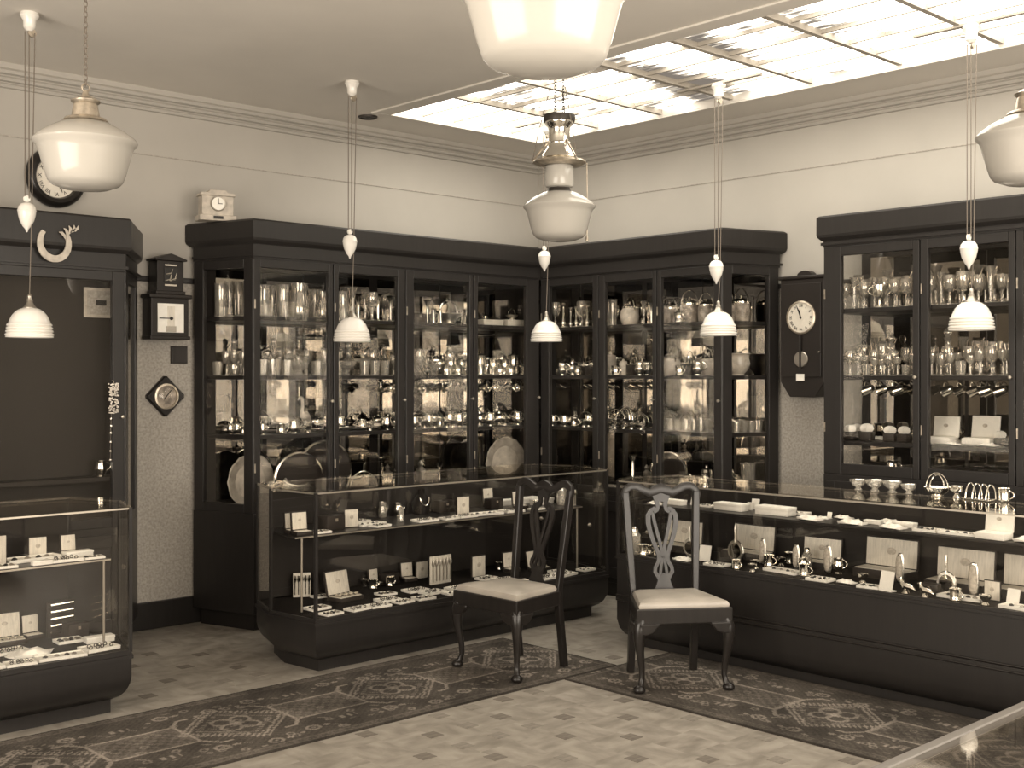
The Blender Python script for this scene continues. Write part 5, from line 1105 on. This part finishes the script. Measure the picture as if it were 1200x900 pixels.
def region(where):
    if 'jewel-box showcase' in where: return 's1' if 'shelf' in where else 'c1'
    if 'brush-set' in where: return 's2' if 'shelf' in where else 'c2'
    if 'left-edge' in where: return 's0' if 'shelf' in where else 'c0'
    if 'back edge' in where: return 'e2'
    if 'nearest the camera' in where: return 'c3'
    if 'big dark' in where: return 'Z'
    if 'stemware' in where: return 'K'
    return 'R' if 'right' in where else 'L'
FOOT = {}
def foot(kind):
    if kind not in FOOT:
        FOOT[kind] = np.concatenate([np.array([v.co[:] for v in me.vertices]) for _, me, _ in PROTO[kind][3]])
    return FOOT[kind]
def extent(kind, rot, sc_, tilt):
    P = foot(kind) * sc_
    if tilt: P = P @ np.array(Matrix.Rotation(tilt[1], 3, 'Y')).T
    c, n = math.cos(rot), math.sin(rot)
    X = P[:, 0] * c - P[:, 1] * n; Y = P[:, 0] * n + P[:, 1] * c
    return X.min(), X.max(), Y.min(), Y.max(), P[:, 2].min(), P[:, 2].max()
ITEMS = [list(p) for p in PLACED]
lev = {}
for i, p in enumerate(ITEMS): lev.setdefault((region(p[1]), round(p[3][2], 2), p[6] is None), []).append(i)
for (rg, z_, fl_), ids in lev.items():
    poly = REG[rg]; n = len(poly); pl_ = []
    for i in range(n):
        a = poly[i]; b_ = poly[(i + 1) % n]; d = Vector((b_[0] - a[0], b_[1] - a[1])).normalized(); nx_, ny_ = -d.y, d.x
        pl_.append((nx_, ny_, nx_ * a[0] + ny_ * a[1]))
    if sum(nx_ * (sum(q[0] for q in poly) / n) + ny_ * (sum(q[1] for q in poly) / n) - c for nx_, ny_, c in pl_) < 0: pl_ = [(-a, -b_, -c) for a, b_, c in pl_]
    E = {}; pos = {}
    for i in ids:
        p = ITEMS[i]; e = extent(p[0], p[4], p[5], p[6]); E[i] = e; pos[i] = [p[3][0], p[3][1]]
    for step in range(260):
        moved = False
        for ii, i in enumerate(ids):
            for j in ids[ii + 1:]:
                a, b_ = E[i], E[j]
                ax0, ax1, ay0, ay1 = pos[i][0] + a[0], pos[i][0] + a[1], pos[i][1] + a[2], pos[i][1] + a[3]
                bx0, bx1, by0, by1 = pos[j][0] + b_[0], pos[j][0] + b_[1], pos[j][1] + b_[2], pos[j][1] + b_[3]
                ox = min(ax1, bx1) - max(ax0, bx0) + .002; oy = min(ay1, by1) - max(ay0, by0) + .002
                if ox > .0003 and oy > .0003:
                    moved = True
                    if ox < oy: s_ = .5 * ox * (1 if ax0 + ax1 > bx0 + bx1 else -1); pos[i][0] += s_; pos[j][0] -= s_
                    else: s_ = .5 * oy * (1 if ay0 + ay1 > by0 + by1 else -1); pos[i][1] += s_; pos[j][1] -= s_
                    if step > 60 and step % 12 == 0:
                        for k in (i, j): ITEMS[k][5] *= .97; p = ITEMS[k]; E[k] = extent(p[0], p[4], p[5], p[6])
        for i in ids:
            e = E[i]
            for nx_, ny_, c in pl_:
                m_ = nx_ * pos[i][0] + ny_ * pos[i][1] + min(nx_ * e[0], nx_ * e[1]) + min(ny_ * e[2], ny_ * e[3]) - c
                if m_ < -.0002: pos[i][0] -= nx_ * m_; pos[i][1] -= ny_ * m_; moved = True
        if not moved: break
    for i in ids:
        p = ITEMS[i]; zz = p[3][2]
        if p[6] is None: zz = zz - E[i][4]
        p[3] = (pos[i][0], pos[i][1], zz)
PLACED = ITEMS

# labels: each thing is counted from the left among its likes in the same place
from collections import defaultdict
cl = defaultdict(list)
for it in PLACED: cl[(PROTO[it[0]][1], it[1])].append(it)
SHORT = {}
for (desc, where), its in cl.items():
    its.sort(key=lambda i: (i[3][0] * FY - i[3][1] * FX) / (i[3][0] * FX + i[3][1] * FY))
    for k, it in enumerate(its):
        if len(its) == 1: lab = desc + (' ' if where.split()[0] in ('on', 'under', 'inside', 'at') else ', ') + where
        else: lab = desc + ', ' + ORD[k] + ' from left, ' + where
        make(it[0], it[3], it[4], it[5], lab, None if len(its) == 1 else desc + 's, ' + where, it[6])
